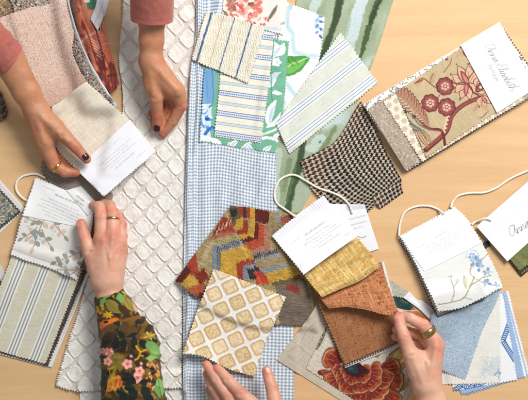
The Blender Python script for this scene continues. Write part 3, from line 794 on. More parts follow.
lf_pg = cloth('fabric_page', (34,176), (96,206), (77.5,281), (9,255), p_leaf, M_LINEN, lb, b=[(27,262),(45,268),(63,275)], r=[(90,240)], l=[(22,214)], t=[(64,189)], res=0.4, seed=5, zfun=z_leaf, rad=12, thick=0.5)
def p_card2(c):
    c.fill((243, 243, 243)); c.xy(); a = math.radians(23)
    small_print(c, (41, 186), a, [(0, 14, 0)], 1.3, (140, 140, 146), 0.5, seed=4)
    small_print(c, (54, 195), a, [(0, 24, 0)], 2.0, (128, 128, 136), 0.8, seed=5)
    small_print(c, (48, 195), a, [(2, 34, 3.5), (-6, 40, 6.8), (-2, 38, 10), (-6, 40, 13.2), (0, 34, 16.4), (4, 20, 19.6)], 1.2, (140, 142, 150), 0.5, seed=6)
cloth('label_card', (34.2,176.4), (95.8,206.3), (88,229), (22,215.5), p_card2, M_PAPER, lf_pg, t=[(64,189.3)], res=0.36, teeth='tl', thick=0.2, gap=0.08, rad=1, seed=8)
def p_card2b(c):
    c.fill((232, 234, 234)); c.xy(); small_print(c, (76, 196), math.radians(38), [(0, 10, 0), (2, 12, 4)], 2.0, (120, 110, 108), 0.8, seed=7)
cloth('label_card', (66,190), (80,186), (97,204), (88,216), p_card2b, M_PAPER, lb, res=0.4, teeth='', thick=0.2, rad=2, seed=9, stamp=True)

# ================================================================= top centre swatches
def p_greenfl(c):
    c.fill((120, 182, 150)); c.mix(sstep(0.4, 0.7, fbm(c.U*0.12, c.V*0.12, 6, 3))*0.5, (98, 164, 132)); c.grain(5, 1, 1, 3); c.xy().jit(0.7, 0.4, 8)
    Wt, LB, BL = (242, 244, 244), (198, 216, 228), (72, 132, 190)
    c.poly([(200,70),(216,66),(214,98),(212,104),(203,104)], (118, 166, 206)); c.poly([(198,104),(212,104),(210,142),(196,145)], (214, 228, 236))
    c.line([(212,66),(213,100),(209,108)], 1.4, (92, 140, 180)); c.line([(206,72),(207,96)], 2.2, (98, 150, 200), 0.8)
    for p in ((204,112,-0.5),(209,118,0.4),(203,124,1.2),(210,128,0.2)): c.ell(p[0], p[1], 4.2, 2.4, (96, 160, 216), p[2]); c.ell(p[0]+1, p[1]-1, 2.6, 1.2, (226, 240, 250), p[2])
    c.line([(205,134),(212,127),(218,133)], 3, (56, 116, 190)); c.ell(206, 138, 6, 2.6, Wt, 0.2); c.ell(216, 142, 6, 3.2, Wt, 0.5); c.ell(207, 119, 2, 1.4, (30, 90, 180))
    for a, b, w_ in (((226,150),(238,140),6),((240,152),(252,141),6),((254,153),(246,143),5),((262,152),(272,146),5),((232,151),(228,142),4)): c.leaf(a, b, w_, Wt); c.leaf(a, b, w_*0.5, LB)
    c.leaf((268,126),(276,99),8, Wt, bend=-2); c.leaf((269,124),(275,104),3.5, LB, bend=-1); c.leaf((266,128),(281,112),5, Wt, bend=3)
    c.line([(262,134),(270,132),(282,126)], 2.2, Wt); c.line([(262,138),(272,138),(279,143),(277,152)], 3, Wt); c.leaf((272,140),(280,132),4, Wt)
    c.leaf((268,88),(276,72),8, Wt); c.leaf((269,86),(275,76),3, LB); c.leaf((270,78),(281,72),5, LB)
    c.leaf((274,58),(272,40),10, Wt, bend=3); c.leaf((276,56),(284,42),8, Wt, bend=2); c.leaf((275,54),(281,46),3.5, LB); c.leaf((268,60),(276,50),6, (206, 220, 236))
    c.leaf((268,66),(276,58),6, Wt); c.flower(277, 62, 4.6, 5, Wt, LB); c.leaf((272,92),(282,94),4, Wt)
    c.line([(272,100),(271,70),(274,40)], 1.0, (86, 152, 122))
def p_white_fl(c):
    c.fill((246, 246, 243)); c.mix(sstep(0.4, 0.8, fbm(c.U*0.06, c.V*0.06, 4, 3))*0.4, (238, 240, 238)); c.xy().jit(1.0, 0.25, 4)
    PB, PB2 = (204, 226, 234), (178, 208, 220)
    for pts, w_ in (([(288,6),(287,24),(293,34),(294,50),(304,55),(316,56)], 5), ([(288,84),(294,94),(304,96),(311,90),(316,84)], 4.5), ([(287,112),(293,122),(290,134)], 4), ([(315,6),(319,18),(316,26),(322,30)], 4), ([(278,96),(284,102),(283,114),(290,124)], 4)):
        c.line(pts, w_, PB); c.line(pts, 0.6, PB2)
    c.poly([(282,56),(296,56),(310,57),(303,68),(292,75),(284,74)], (86, 158, 72), smooth=4); c.poly([(284,64),(298,60),(306,60),(298,69),(288,73)], (120, 190, 92), smooth=4); c.line([(282,68),(296,63),(309,57)], 0.8, (214, 236, 190))
    for q in ((286,59,294,66),(292,57,298,64)): c.line([q[:2], q[2:]], 1.2, (60, 128, 56), 0.6)
    [c.leaf((319, y), (319+dx, y+dy), 2.6, co_) for (y, dx, dy, co_) in ((15,5,2,(120,154,206)),(18,-4,3,(150,178,218)),(21,5,1,(84,124,190)),(24,-4,4,(110,146,200)),(27,4,4,(90,130,194)),(31,-4,3,(130,162,210)),(34,3,5,(84,124,190)))]
    c.line([(279,100),(286,104)], 1.0, PB2); c.line([(290,8),(291,4)], 3, (190, 214, 226))
o = cloth('fabric_swatch', (284,0), (326,16), (300,146), (262,128), p_white_fl, M_FINE, res=0.4, seed=3, wr=0.5, r=[(320,60)])
describe(o, 'white printed swatch with pale blue scrolls and one bright green leaf', 'fabric swatch')
o = cloth('fabric_swatch', (206,30), (290,40), (277,154), (199,142), p_greenfl, M_FINE, res=0.38, seed=4, r=[(285,100)], l=[(203,80)])
describe(o, 'jade green swatch with white leaves and blue flowers under cream chain striped swatch', 'fabric swatch')
def p_pinkfl(c):
    c.fill((240, 232, 224)); c.grain(5, 1.2, 1.2, 3); c.xy().jit(0.8, 0.5, 5)
    r = random.Random(8)
    for (fx, fy, R, n) in ((251, 5, 13, 9), (234, 5, 8, 6), (230, 15, 5, 5), (250, 20, 6, 5), (264, 21, 5.5, 6), (231, -3, 6, 5), (241, 14, 5, 4)):
        for k in range(n*3):
            a = r.uniform(0, 6.28); q = R*math.sqrt(r.random())
            col = random.Random(k+int(fx)).choice([(222, 118, 106), (232, 150, 138), (206, 92, 84), (240, 186, 172), (224, 132, 96)])
            c.ell(fx+math.cos(a)*q, fy+math.sin(a)*q*0.8, R*0.24, R*0.17, col, a, al=0.9)
    c.ell(251, 4, 3, 2.4, (150, 110, 70)); c.ell(250, 3, 1.6, 1, (106, 82, 56)); c.poly([(226,-2),(232,-4),(236,8),(230,12)], (150, 100, 84), 0.6, 3)
    c.leaf((268,20),(278,4),4.5, (150, 150, 128)); c.leaf((268,20),(277,6),1.8, (116, 100, 84)); c.leaf((280,24),(288,21),3, (196, 170, 150)); c.leaf((228,16),(222,9),3, (150, 130, 100))
    c.xy(); c.poly([(238,22),(282,28),(281,31),(237,25)], (200, 220, 228), 0.8)
o = cloth('fabric_swatch', (224,-25), (292,-25), (284,36), (221,18), p_pinkfl, M_LINEN, res=0.4, seed=5, r=[(288,4)])
describe(o, 'cream linen swatch with coral pink flower print at top edge', 'fabric swatch')
def p_chain(c):
    c.fill((242, 236, 220)); c.grain(4, 1.2, 1.2, 3); c.uv(); Bl = (92, 118, 168)
    k = 0; v = 5.0
    while v < c.H+4:
        if k % 2 == 0:
            c.line([(-5, v-2.2), (90, v-2.2)], 0.8, Bl, smooth=0, soft=0.3); c.line([(-5, v+2.2), (90, v+2.2)], 0.8, Bl, smooth=0, soft=0.3); c.line([(-5, v), (90, v)], 3.4, (220, 226, 236), smooth=0)
            for q in range(0, 40): c.ell(q*2.3+1, v, 0.85, 0.65, Bl, 0.3, al=0.9, soft=0.25)
        else:
            c.line([(-5, v), (90, v)], 2.6, (206, 220, 222), smooth=0); c.line([(-5, v-1.4), (90, v-1.4)], 0.5, (150, 172, 184), smooth=0, soft=0.25); c.line([(-5, v+1.4), (90, v+1.4)], 0.5, (150, 172, 184), smooth=0, soft=0.25)
        v += 10.2; k += 1
o = cloth('fabric_swatch', (221,26), (275,33), (261.5,144), (213,137), p_chain, M_LINEN, res=0.36, seed=6, r=[(269,90)], l=[(218,90)])
describe(o, 'cream swatch with horizontal blue chain stripes lying on the jade green swatch', 'fabric swatch')
def p_ragged(c):
    c.fill((240, 234, 218)); c.uv().jit(0.5, 0.8, 3); W = c.W
    h = np.sin(c.U*2.2+np.abs((c.V/4.5) % 2-1)*6); c.mix(sstep(0.3, 0.9, h)*0.55, (222, 212, 188)); c.bump = 0.25*h
    for u0, w_, col in ((W*0.10, 2.2, (70, 104, 152)), (W*0.475, 1.1, (92, 112, 150)), (W*0.765, 1.5, (84, 108, 156))):
        c.line([(u0, -3), (u0, 60)], w_, col, smooth=0); c.line([(u0, -3), (u0, 60)], w_*0.5, (48, 80, 132), 0.6, smooth=0)
    c.line([(W*0.3, -3), (W*0.3, 60)], 0.9, (206, 188, 148), smooth=0); c.line([(W*0.62, -3), (W*0.62, 60)], 0.7, (214, 200, 166), smooth=0); c.line([(W*0.9, -3), (W*0.9, 60)], 3, (226, 220, 204), smooth=0)
    c.uv(); c.mix(sstep(0.45, 0.8, vn(c.U*1.1, c.V*1.1, 7))*0.3, (210, 196, 170)); c.grain(6, 1.3, 1.3, 3)
o = cloth('fabric_swatch', (190,63), (250,86), (260,62), (205,9.5), p_ragged, M_COARSE, res=0.5) if False else \
    cloth('fabric_swatch', (206,9.5), (266,27), (249,84), (191,60), p_ragged, M_COARSE, t=[(238,18)], b=[(222,73)], res=0.38, seed=7, thick=0.7, wr=1.0, lift=0.3)
describe(o, 'cream herringbone swatch with three ragged navy stripes lying across top of gingham', 'fabric swatch')

# ================================================================= houndstooth, sage stripe
def p_hound(c):
    per = 4.3; U = (c.U+0.8*np.sin(c.V*0.05))/per; V = (c.V+0.8*np.sin(c.U*0.06))/per
    a = (U % 1) < 0.63; b = (V % 1) < 0.63; tw = ((U-V)*4 % 1) < 0.5
    dark = np.where(a & b, 1.0, np.where(~a & ~b, 0.0, np.where(a & ~b, ((U+V)*2 % 1 < 0.5)*1.0, ((U+V)*2 % 1 < 0.5)*1.0)))
    over = np.where(fbm(c.U*0.03, c.V*0.03, 61, 2) > 0.52, 1.0, 0.0)
    c.fill((204, 188, 166)); dk = np.where(over[:, None] > 0.5, np.array((66, 44, 38.)), np.array((26, 24, 25.)))
    c.C = c.C*(1-dark[:, None])+dk*dark[:, None]; c.grain(12, 1.4, 1.4, 5)
o = cloth('fabric_swatch', (361,99), (403,181), (368,213), (299,160), p_hound, M_COARSE, t=[(381,139)], b=[(311,190),(338,209)], l=[(338,137),(322,149)], res=0.33, seed=3, wr=2.5, thick=0.5, rad=10, zfun=lambda u, v, X, Y: 2.6*np.exp(-((u-0.35-0.12*v)/0.07)**2)*(1-0.4*v)+2.0*np.exp(-((v-0.62+0.2*u)/0.09)**2)*(1-u))
describe(o, 'brown and black houndstooth check swatch between sage striped swatch and antique floral book', 'fabric swatch')
o = cloth('fabric_swatch', (370,197), (401,180), (404.5,193), (380,211), p_hound, M_COARSE, res=0.33, seed=4, thick=0.4, rad=4)
describe(o, 'small folded houndstooth corner sticking out under lower right of the houndstooth swatch', 'fabric swatch')
def p_sage(c):
    c.fill((222, 224, 212)); n_ = (0.620, 0.784); dist = -((c.X-289)*n_[0]+(c.Y-155)*n_[1]); al = (c.X-289)*0.784-(c.Y-155)*0.620
    c.mix(sstep(0.4, 0.8, vn(dist*1.2, al*0.1, 4))*0.4, (210, 214, 200)); c.grain(4, 1.2, 1.2, 3); c.a, c.b = al, dist
    for v0 in (8.0, 30.5, 53):
        c.line([(-15, v0), (140, v0)], 9.4, (238, 241, 241), smooth=0)
        for q in (-2.9, 0, 2.9): c.line([(-15, v0+q), (140, v0+q)], 0.75, (140, 156, 174), smooth=0, soft=0.3)
o = cloth('fabric_swatch', (276,124), (341,30), (380,83), (289,155), p_sage, M_LINEN, res=0.4, seed=5, thick=0.5, wr=0.6, rad=8) if False else \
    cloth('fabric_swatch', (275,124), (340.5,30), (379.5,83), (289,155), p_sage, M_LINEN, t=[(304,82)], res=0.4, seed=5, thick=0.5, wr=0.8, rad=8)
describe(o, 'pale sage linen swatch with fine blue pinstripe groups lying over the green watercolour cloth', 'fabric swatch')

# ================================================================= antique book (upper right)
ab = thing('swatch_book', (450, 100), 'thick swatch book with antique red floral page and white handwritten cover card at upper right', 'swatch book')
def p_dash(c):
    c.fill((244, 242, 238)); r = random.Random(5); c.uv()
    for k in range(620):
        x, y, a = r.uniform(0, c.W), r.uniform(0, c.H), r.uniform(0, 3.14); c.line([(x-1.6*math.cos(a), y-1.6*math.sin(a)), (x+1.6*math.cos(a), y+1.6*math.sin(a))], 1.0, (128, 122, 122), 0.9, smooth=0)
def p_tan(c): c.fill((176, 158, 140)); c.grain(16, 0.9, 0.9, 3); c.mix(sstep(0.6, 0.75, vn(c.U, c.V, 8)), (206, 192, 176))
def p_geo(c):
    c.fill((238, 230, 214)); c.uv(); 
    for i in range(-1, 20):
        for j in range(-1, 12):
            x, y = i*8.2+(j % 2)*4.1, j*7.2
            c.poly([(x-2.8, y-1.6), (x, y-3.3), (x+2.8, y-1.6), (x+2.8, y+1.6), (x, y+3.3), (x-2.8, y+1.6)], (218, 200, 172)); c.line([(x-2, y), (x+2, y)], 0.5, (198, 176, 144), smooth=0); c.line([(x-1.6, y-1.4), (x+1.6, y-1.4)], 0.4, (200, 180, 150), smooth=0); c.line([(x-1.6, y+1.4), (x+1.6, y+1.4)], 0.4, (200, 180, 150), smooth=0)
A_TL, A_TR, A_BR, A_BL = (362,104), (498,22), (544,88), (406,172)
pg = [((214, 206, 190), (3.4, 0.6)), ((150, 112, 80), (3.0, 0.2)), ((236, 230, 220), (2.0, 0)), ((104, 74, 60), (2.2, 0.5)), ((206, 176, 136), (1.2, 0.3)), ((240, 238, 232), (0.6, 0.2)), ((236, 232, 226), (0, 0))]
for k, (colr, of) in enumerate(pg):
    cloth('fabric_page', A_TL, A_TR, A_BR, A_BL, flat(colr, 8), M_LINEN, ab, res=0.8, thick=0.6, seed=k, offs=of, rad=8)
cloth('fabric_page', (362,104.5), (499,22.5), (544,87), (406.5,172), p_dash, M_LINEN, ab, res=0.42, thick=0.6, seed=9, rad=8)
cloth('fabric_page', (367,108.5), (488,34), (541,92), (406,171), p_tan, M_COARSE, ab, res=0.5, thick=0.6, seed=10, teeth='tb', rad=8)
cloth('fabric_page', (381.5,101.5), (486,36), (526,100), (422,163), p_geo, M_LINEN, ab, res=0.4, thick=0.6, seed=11, rad=8)
def p_antq(c):
    c.fill((202, 176, 132)); c.mix(sstep(0.4, 0.8, vn(c.U*0.15, c.V*1.3, 4))*0.4, (192, 166, 120)); c.mix(sstep(0.5, 0.8, vn(c.U*1.3, c.V*0.15, 5))*0.35, (220, 200, 160)); c.xy()
    RD, RDk, TN, TNk, PK, CR_ = (160, 74, 70), (112, 44, 44), (204, 160, 116), (140, 94, 64), (206, 130, 112), (232, 206, 168)
    # main branches
    c.line([(426,150),(446,132),(452,116),(462,106),(476,99),(489,96)], 5.0, RDk, w1=4); c.line([(427,148),(446,131),(452,116),(462,106),(476,99),(489,96)], 3.6, RD, w1=2.6); c.line([(444,134),(446,122),(450,112)], 1.1, CR_)
    for k in range(6): c.ell(445+k*1.0, 132-k*4, 1.2, 0.9, CR_)
    c.line([(405,102),(416,116),(428,128),(442,131),(446,150)], 2.6, RDk); c.line([(405,102),(416,116),(428,128),(442,131)], 1.4, RD)
    c.line([(415,83),(423,78),(431,84),(437,88)], 1.2, TNk); c.leaf((423,79),(416,87),4.5, TN); c.leaf((431,83),(434,72),5, (186, 138, 104)); c.leaf((430,82),(437,73),3.5, TN); c.line([(430,83),(433,74)], 0.5, TNk); c.leaf((424,79),(414,84),2, TNk)
    # big serrated leaf
    LF, LK = (200, 142, 108), (122, 78, 58)
    sp_ = cr([(392,91),(403,99),(414,110),(424,120),(430,127)], 8); n_s = len(sp_)
    for k in range(n_s-3, 1, -2):
        p0_ = sp_[k]; d_ = sp_[min(k+2, n_s-1)]-sp_[k-2]; d_ = d_/np.linalg.norm(d_); nn = np.array([d_[1], -d_[0]]); f_ = math.sin(math.pi*min(1, 0.18+0.8*k/n_s))
        for s_, L_, w_ in ((1, 12.5, 6.6), (-1, 8.5, 5.2)):
            q_ = p0_+(nn*s_*0.9-d_*0.75)*L_*f_; c.leaf(p0_, q_, w_*f_+0.6, LK, bend=-1.2*s_); c.leaf(p0_, p0_+(q_-p0_)*0.9, (w_-1.3)*f_, LF if s_ > 0 else (222, 178, 146), bend=-1.1*s_); c.line([p0_, p0_+(q_-p0_)*0.75], 0.4, LK, 0.7, smooth=0)
    c.line(sp_, 1.3, LK, smooth=0); c.line(sp_, 0.5, (232, 200, 170), smooth=0)
    for (x, y) in ((404.5,109.5),(413.5,114.5)): c.flower(x+0.5, y+2.5, 2.3, 5, (52, 64, 70), (74, 60, 60))
    for q in ([(405,114),(411,123),(420,129)], [(407,120),(415,127),(424,131)], [(413,117),(420,125),(430,130)], [(402,113),(408,121),(414,127)], [(410,128),(420,131)], [(409,124),(413,130),(424,133)]): c.line(q, 1.3, (70, 86, 90)); c.line(q, 0.4, (190, 176, 140), 0.8)
    for (p, q, w_) in (((417,130),(429,148),6),((410,131),(423,152),5),((403,127),(412,146),4),((424,131),(432,144),4)): c.leaf(p, q, w_, LK); c.leaf(p, q, w_*0.7, (206, 168, 120)); c.line([p, q], 0.45, LK)
    # three red flowers
    for (x, y) in ((445.5,86),(430.5,103),(447,107)):
        c.flower(x, y, 8.6, 8, RD, None, RDk, 0.2); c.flower(x, y, 4.8, 6, PK, (120, 50, 50), None, 0.5, 0.4)
        for k in range(6): a = k*1.047+0.3; c.ell(x+math.cos(a)*2.9, y+math.sin(a)*2.9, 0.9, 0.7, (240, 220, 196))
        c.ell(x, y, 1.2, 1.2, (228, 196, 160))
        for k in range(10): a = k*0.628; c.ell(x+math.cos(a)*7.4, y+math.sin(a)*7.4, 0.6, 0.6, (72, 40, 46), al=0.8)
    c.line([(453,84),(458,83),(462,84)], 1, TNk); c.line([(438,98),(442,92)], 0.8, TNk); c.line([(438,106),(441,108)], 0.8, TNk)
    # lily forms
    def lily(bx, by, a, s, n=5):
        for k in range(n):
            da = (k-(n-1)/2)*0.52; L_ = 19-2.2*abs(da)*2; q = (bx+math.cos(a+da)*L_*s, by+math.sin(a+da)*L_*s)
            c.leaf((bx, by), q, 9.4*s, (120, 70, 54), bend=da*2.2); c.leaf((bx+math.cos(a+da)*s, by+math.sin(a+da)*s), (bx*.04+q[0]*.96, by*.04+q[1]*.96), 7.4*s, (224, 176, 140), bend=da*2.2)
            c.line([(bx, by), (bx*.35+q[0]*.65, by*.35+q[1]*.65)], 0.5, (170, 110, 84)); c.line([(q[0]-1, q[1]-1), (q[0]+1.6*math.cos(a+da*2.5), q[1]+1.6*math.sin(a+da*2.5))], 1.2, (120, 70, 54))
        c.leaf((bx, by), (bx+math.cos(a)*14*s, by+math.sin(a)*14*s), 5.4*s, (150, 62, 60)); c.leaf((bx, by), (bx+math.cos(a)*12*s, by+math.sin(a)*12*s), 3*s, (206, 128, 116))
    lily(469, 84, -2.1, 1.15); lily(467, 83, 1.65, 0.95, 4); lily(477, 88, -0.5, 0.8, 4); lily(482, 96, 0.9, 0.7, 4); c.line([(455,83),(462,84),(470,83)], 1.4, (130, 70, 54))
    c.leaf((462,50),(456,58),4, TN); c.leaf((463,50),(467,57),3, RD); c.leaf((476,92),(486,80),7, RDk); c.leaf((477,91),(485,82),4, (168, 116, 86)); c.flower(481, 87, 4, 5, (150, 80, 70), CR_)
    c.line([(468,84),(474,92),(480,96)], 1.2, RDk); c.line([(489,110),(484,116),(480,118)], 0.8, TNk); c.leaf((482,104),(490,112),4, TN); c.leaf((478,104),(474,112),4, (196, 150, 112)); c.line([(444,72),(450,64),(452,58)], 0.8, TNk); c.ell(447, 59, 1.6, 1.3, RD)
    g_ = c.C.mean(1, keepdims=True); c.C = c.C*0.84+g_*0.16; c.grain(6, 1.2, 1.2, 3)
cloth('fabric_page', (394.5,92), (462,46), (498,112), (426,159), p_antq, M_LINEN, ab, res=0.33, thick=0.5, seed=12, rad=6)
def p_coverA(c):
    c.fill((247, 248, 251)); c.xy(); a = math.radians(60)
    write(c, 'Anna Elisabeth', (484.5, 45.5), a, 4.3, 0.42, (96, 98, 104), slant=0.25, space=0.80)
    write(c, 'Antique', (487.2, 65.5), a, 2.9, 0.42, (118, 120, 126), gly=PRN, slant=0.0, space=0.92)
cloth('label_card', (460.5,45), (500,21.5), (536,88), (497,113), p_coverA, M_PAPER, ab, res=0.33, teeth='', thick=0.4, gap=0.2, rad=5, seed=13, stiff=True)

# ================================================================= kilim and gold diamond swatches
def p_kilim(c):
    OL, RD, YL, TN, GY, DK, MR, ST = (122, 104, 62), (182, 66, 40), (224, 172, 62), (186, 160, 108), (148, 156, 164), (56, 50, 54), (110, 38, 34), (206, 196, 178)
    fold = lambda: None
    c.fill(TN); c.xy(); dx = (vn(c.X*1.6, c.Y*0.35, 3)-0.5)
    c.a = c.X+0.4*dx; c.b = c.Y+4.2*dx
    # right flap
    c.poly([(229,204),(240,205),(240,216),(238,226),(230,226)], OL); c.poly([(230,210),(236,208),(238,214),(232,220)], DK)
    c.poly([(238,204),(250,206),(250,219),(240,217)], RD); c.poly([(243,205),(246,206),(247,219),(243,218)], DK, 0.8)
    c.poly([(250,206),(255,207),(256,226),(254,236),(236,240),(233,232),(250,228)], YL); c.poly([(236,220),(243,218),(243,227),(234,230)], YL)
    c.poly([(243,220),(248,221),(248,233),(236,235),(235,231),(243,229)], RD); c.poly([(255,208),(270,211),(268,224),(255,222)], MR)
    c.poly([(255,223),(259,224),(258,240),(241,244),(239,239),(254,236)], MR); c.poly([(259,224),(264,225),(264,246),(246,251),(243,244),(258,240)], (206, 84, 48)); c.poly([(264,226),(270,226),(270,250),(249,256),(246,251),(264,246)], (192, 132, 108))
    c.poly([(270,210),(296,214),(300,226),(272,234)], TN); c.poly([(274,214),(300,218),(296,226),(276,222)], (170, 168, 160)); c.poly([(280,218),(294,215),(296,220),(282,226)], (176, 90, 70)); c.poly([(271,224),(288,222),(280,240),(271,238)], (150, 130, 96), 0.7)
    c.poly([(250,255),(276,249),(282,256),(254,262)], (170, 172, 168))
    for k in range(13): x = 252+k*2.1; c.line([(x, 260-k*0.55), (x+1.6, 254-k*0.5)], 0.9, DK, 0.9, smooth=0); c.line([(x-.5, 257-k*0.5), (x+2, 257.5-k*0.5)], 0.7, DK, 0.8, smooth=0)
    c.poly([(256,263),(284,255),(288,264),(260,270)], TN); c.poly([(260,269),(287,263),(290,268),(262,274)], (150, 164, 170)); c.poly([(262,274),(294,266),(302,276),(270,284),(265,282)], YL); c.poly([(270,284),(300,275),(306,280),(280,289)], OL)
    c.poly([(276,286),(306,280),(318,330),(280,330)], (134, 116, 100))
    # left flap (turned the other way)
    L = [(231,223),(225,214),(174,281),(205,305),(226,290),(270,290),(264,283)]
    c.poly(L, TN)
    c.poly([(224,215),(232,222),(236,232),(218,234),(212,234)], RD); c.poly([(212,234),(236,231),(236,234),(208,240)], (188, 110, 90))
    for k in range(8): c.line([(214+k*2.2, 236-k*1.6), (218+k*2.0, 227-k*1.3)], 0.8, (232, 208, 180) if k % 2 else MR, smooth=0)
    c.poly([(186,263),(200,246),(204,262),(202,276),(188,274)], RD); c.poly([(196,252),(204,242),(206,270),(200,282)], (190, 158, 104))
    c.poly([(204,243),(238,233),(241,240),(214,247),(213,278),(200,282)], (188, 166, 112)); c.poly([(212,247),(241,239),(245,246),(220,252),(221,282),(212,282)], GY)
    for k in range(11): x = 217+k*2.2; c.line([(x, 252-k*0.75), (x+1.5, 247-k*0.75)], 0.9, DK, 0.9, smooth=0); c.line([(217, 253+k*1.6), (221, 252+k*1.6)], 0.6, DK, 0.8, smooth=0)
    c.poly([(221,252),(246,245),(254,259),(236,262),(238,285),(221,285)], YL); c.poly([(236,262),(253,258),(255,264),(243,267),(244,285),(238,285)], RD); c.poly([(243,266),(256,263),(258,268),(248,270),(248,285),(243,285)], (140, 150, 166)); c.poly([(247,269),(258,266),(262,276),(250,280)], DK); c.poly([(256,276),(264,272),(270,284),(256,284)], (206, 74, 44))
    c.poly([(174,281),(186,264),(192,272),(180,284)], MR); c.poly([(180,284),(190,273),(202,282),(196,288)], YL); c.poly([(186,288),(204,282),(208,290),(192,298)], (196, 96, 60)); c.poly([(192,297),(212,288),(214,300),(204,306)], MR); c.poly([(194,274),(204,268),(210,278),(200,284)], (150, 52, 36))
    for k in range(9): c.line([(198+k*1.0, 268-k*2.6), (204+k*1.2, 263-k*2.6)], 0.8, (226, 206, 166), smooth=0)
    # red tufts
    c.a, c.b = c.X, c.Y
    for k in range(9): a = -2.6+k*0.36; c.leaf((292,291), (292+math.cos(a)*9, 291+math.sin(a)*8), 2.6, (164, 62, 46))
    for k in range(7): a = -2.4+k*0.4; c.leaf((258,276), (258+math.cos(a)*7, 276+math.sin(a)*6), 2.2, (206, 62, 40))
    c.line([(231,223),(262,284)], 0.5, (196, 178, 148), 0.5)
    g_ = c.C.mean(1, keepdims=True); c.C = (c.C*0.93+g_*0.07)*0.90; n = vn(c.U*0.35, c.V*1.8, 31); c.C = c.C*(0.86+0.28*n)[:, None]; c.bump = 0.5*n+0.4*vn(c.U*1.2, c.V*1.2, 32)
def z_kilim(u, v, X, Y):
    s = ((X-231)*(287-223)-(Y-223)*(262-231))/70.0
    return 1.6*sstep(1.5, -1.5, s)+1.5*np.exp(-((X-300)**2+(Y-305)**2)/120.0)*2
o = cloth('fabric_swatch', (231,205), (319,222), (313,326), (174,281), p_kilim, M_TAP, t=[(250,207),(271,210.5),(292,213)], b=[(206,303),(250,322),(285,326)], res=0.36, seed=4, zfun=z_kilim, thick=0.7, wr=1.6, wf=0.05, depth=0.9)
describe(o, 'folded kilim patterned tapestry swatch in red, yellow and grey lying on gingham', 'fabric swatch')

def p_gold(c):
    c.fill((240, 238, 234)); c.grain(3, 1, 1, 3)
    va = np.array([16.0, -7.0]); vb = np.array([7.2, 15.3]); det = va[0]*vb[1]-va[1]*vb[0]
    X = c.X-205.5; Y = c.Y-316.2
    i = (X*vb[1]-Y*vb[0])/det; j = (va[0]*Y-va[1]*X)/det
    fi = i-np.round(i); fj = j-np.round(j)
    # rounded square
    q = np.maximum(np.abs(fi), np.abs(fj)); p = (np.abs(fi)**6+np.abs(fj)**6)**(1/6)+0.04*(vn(c.X*1.1, c.Y*1.1, 4)-0.5)-0.02
    hs = _hash(np.round(i), np.round(j), 3)
    c.mix(sstep(0.405, 0.375, p), (212, 178, 126)); c.mix(sstep(0.325, 0.285, p), (242, 224, 186))
    nz = fbm(c.X*0.7, c.Y*0.7, 6, 2); inner = sstep(0.32, 0.27, p); c.mix(inner*sstep(0.45, 0.7, nz)*(0.3+0.5*hs), (206, 176, 128)); c.mix(inner*sstep(0.6, 0.4, nz)*0.4, (250, 234, 198))
    c.mix(sstep(0.425, 0.40, p)*hs*0.3, (190, 146, 88))
    c.bump = 0.22*sstep(0.44, 0.39, p)*sstep(0.27, 0.35, p)+0.25*inner*nz
def z_gold(u, v, X, Y): return 1.0+7.5*v*v*(1-0.55*u)+1.2*np.sin(u*5)*v+0.6*np.sin(v*6)
o = cloth('fabric_swatch', (213,267.5), (287.5,297), (255.5,378), (182,353), p_gold, M_LINEN, b=[(203,357),(228,370)], r=[(266,345)], l=[(196,312)], res=0.38, seed=5, zfun=z_gold, thick=0.6, rad=8)
describe(o, 'white swatch with rows of gold tufted squares held by the fingers at bottom', 'fabric swatch')

# ================================================================= tapestry swatches under the centre book
def p_faded(c):
    c.fill((208, 196, 176)); c.mix(sstep(0.4, 0.8, vn(c.U*1.0, c.V*0.12, 4))*0.35, (192, 178, 156)); c.xy()
    for (x, y, a) in ((302,322,0.5),(310,330,-0.4),(298,332,1.2)): c.leaf((x, y), (x+9*math.cos(a), y-9*math.sin(a)), 6, (184, 148, 136), 0.55); c.line([(x, y), (x+9*math.cos(a), y-9*math.sin(a))], 0.7, (150, 110, 104), 0.6)
    c.line([(300,345),(306,332),(316,322)], 0.8, (150, 158, 140), 0.6); c.line([(288,352),(298,346),(304,352)], 0.9, (156, 168, 152), 0.6); c.leaf((286,354),(296,362),4, (168, 178, 162), 0.6); c.leaf((326,318),(334,306),4, (126, 132, 112), 0.8); c.line([(291,340),(312,357)], 0.5, (170, 156, 134), 0.7)
    c.grain(7, 1.2, 1.2, 3)
o = cloth('fabric_swatch', (321,292), (432,352), (390,432), (276.5,360), p_faded, M_TAP, res=0.45, seed=6, thick=0.5, rad=8, l=[(312,312)], teeth='')
describe(o, 'faded beige linen swatch with ghostly tulip print under the red rose swatch', 'fabric swatch')
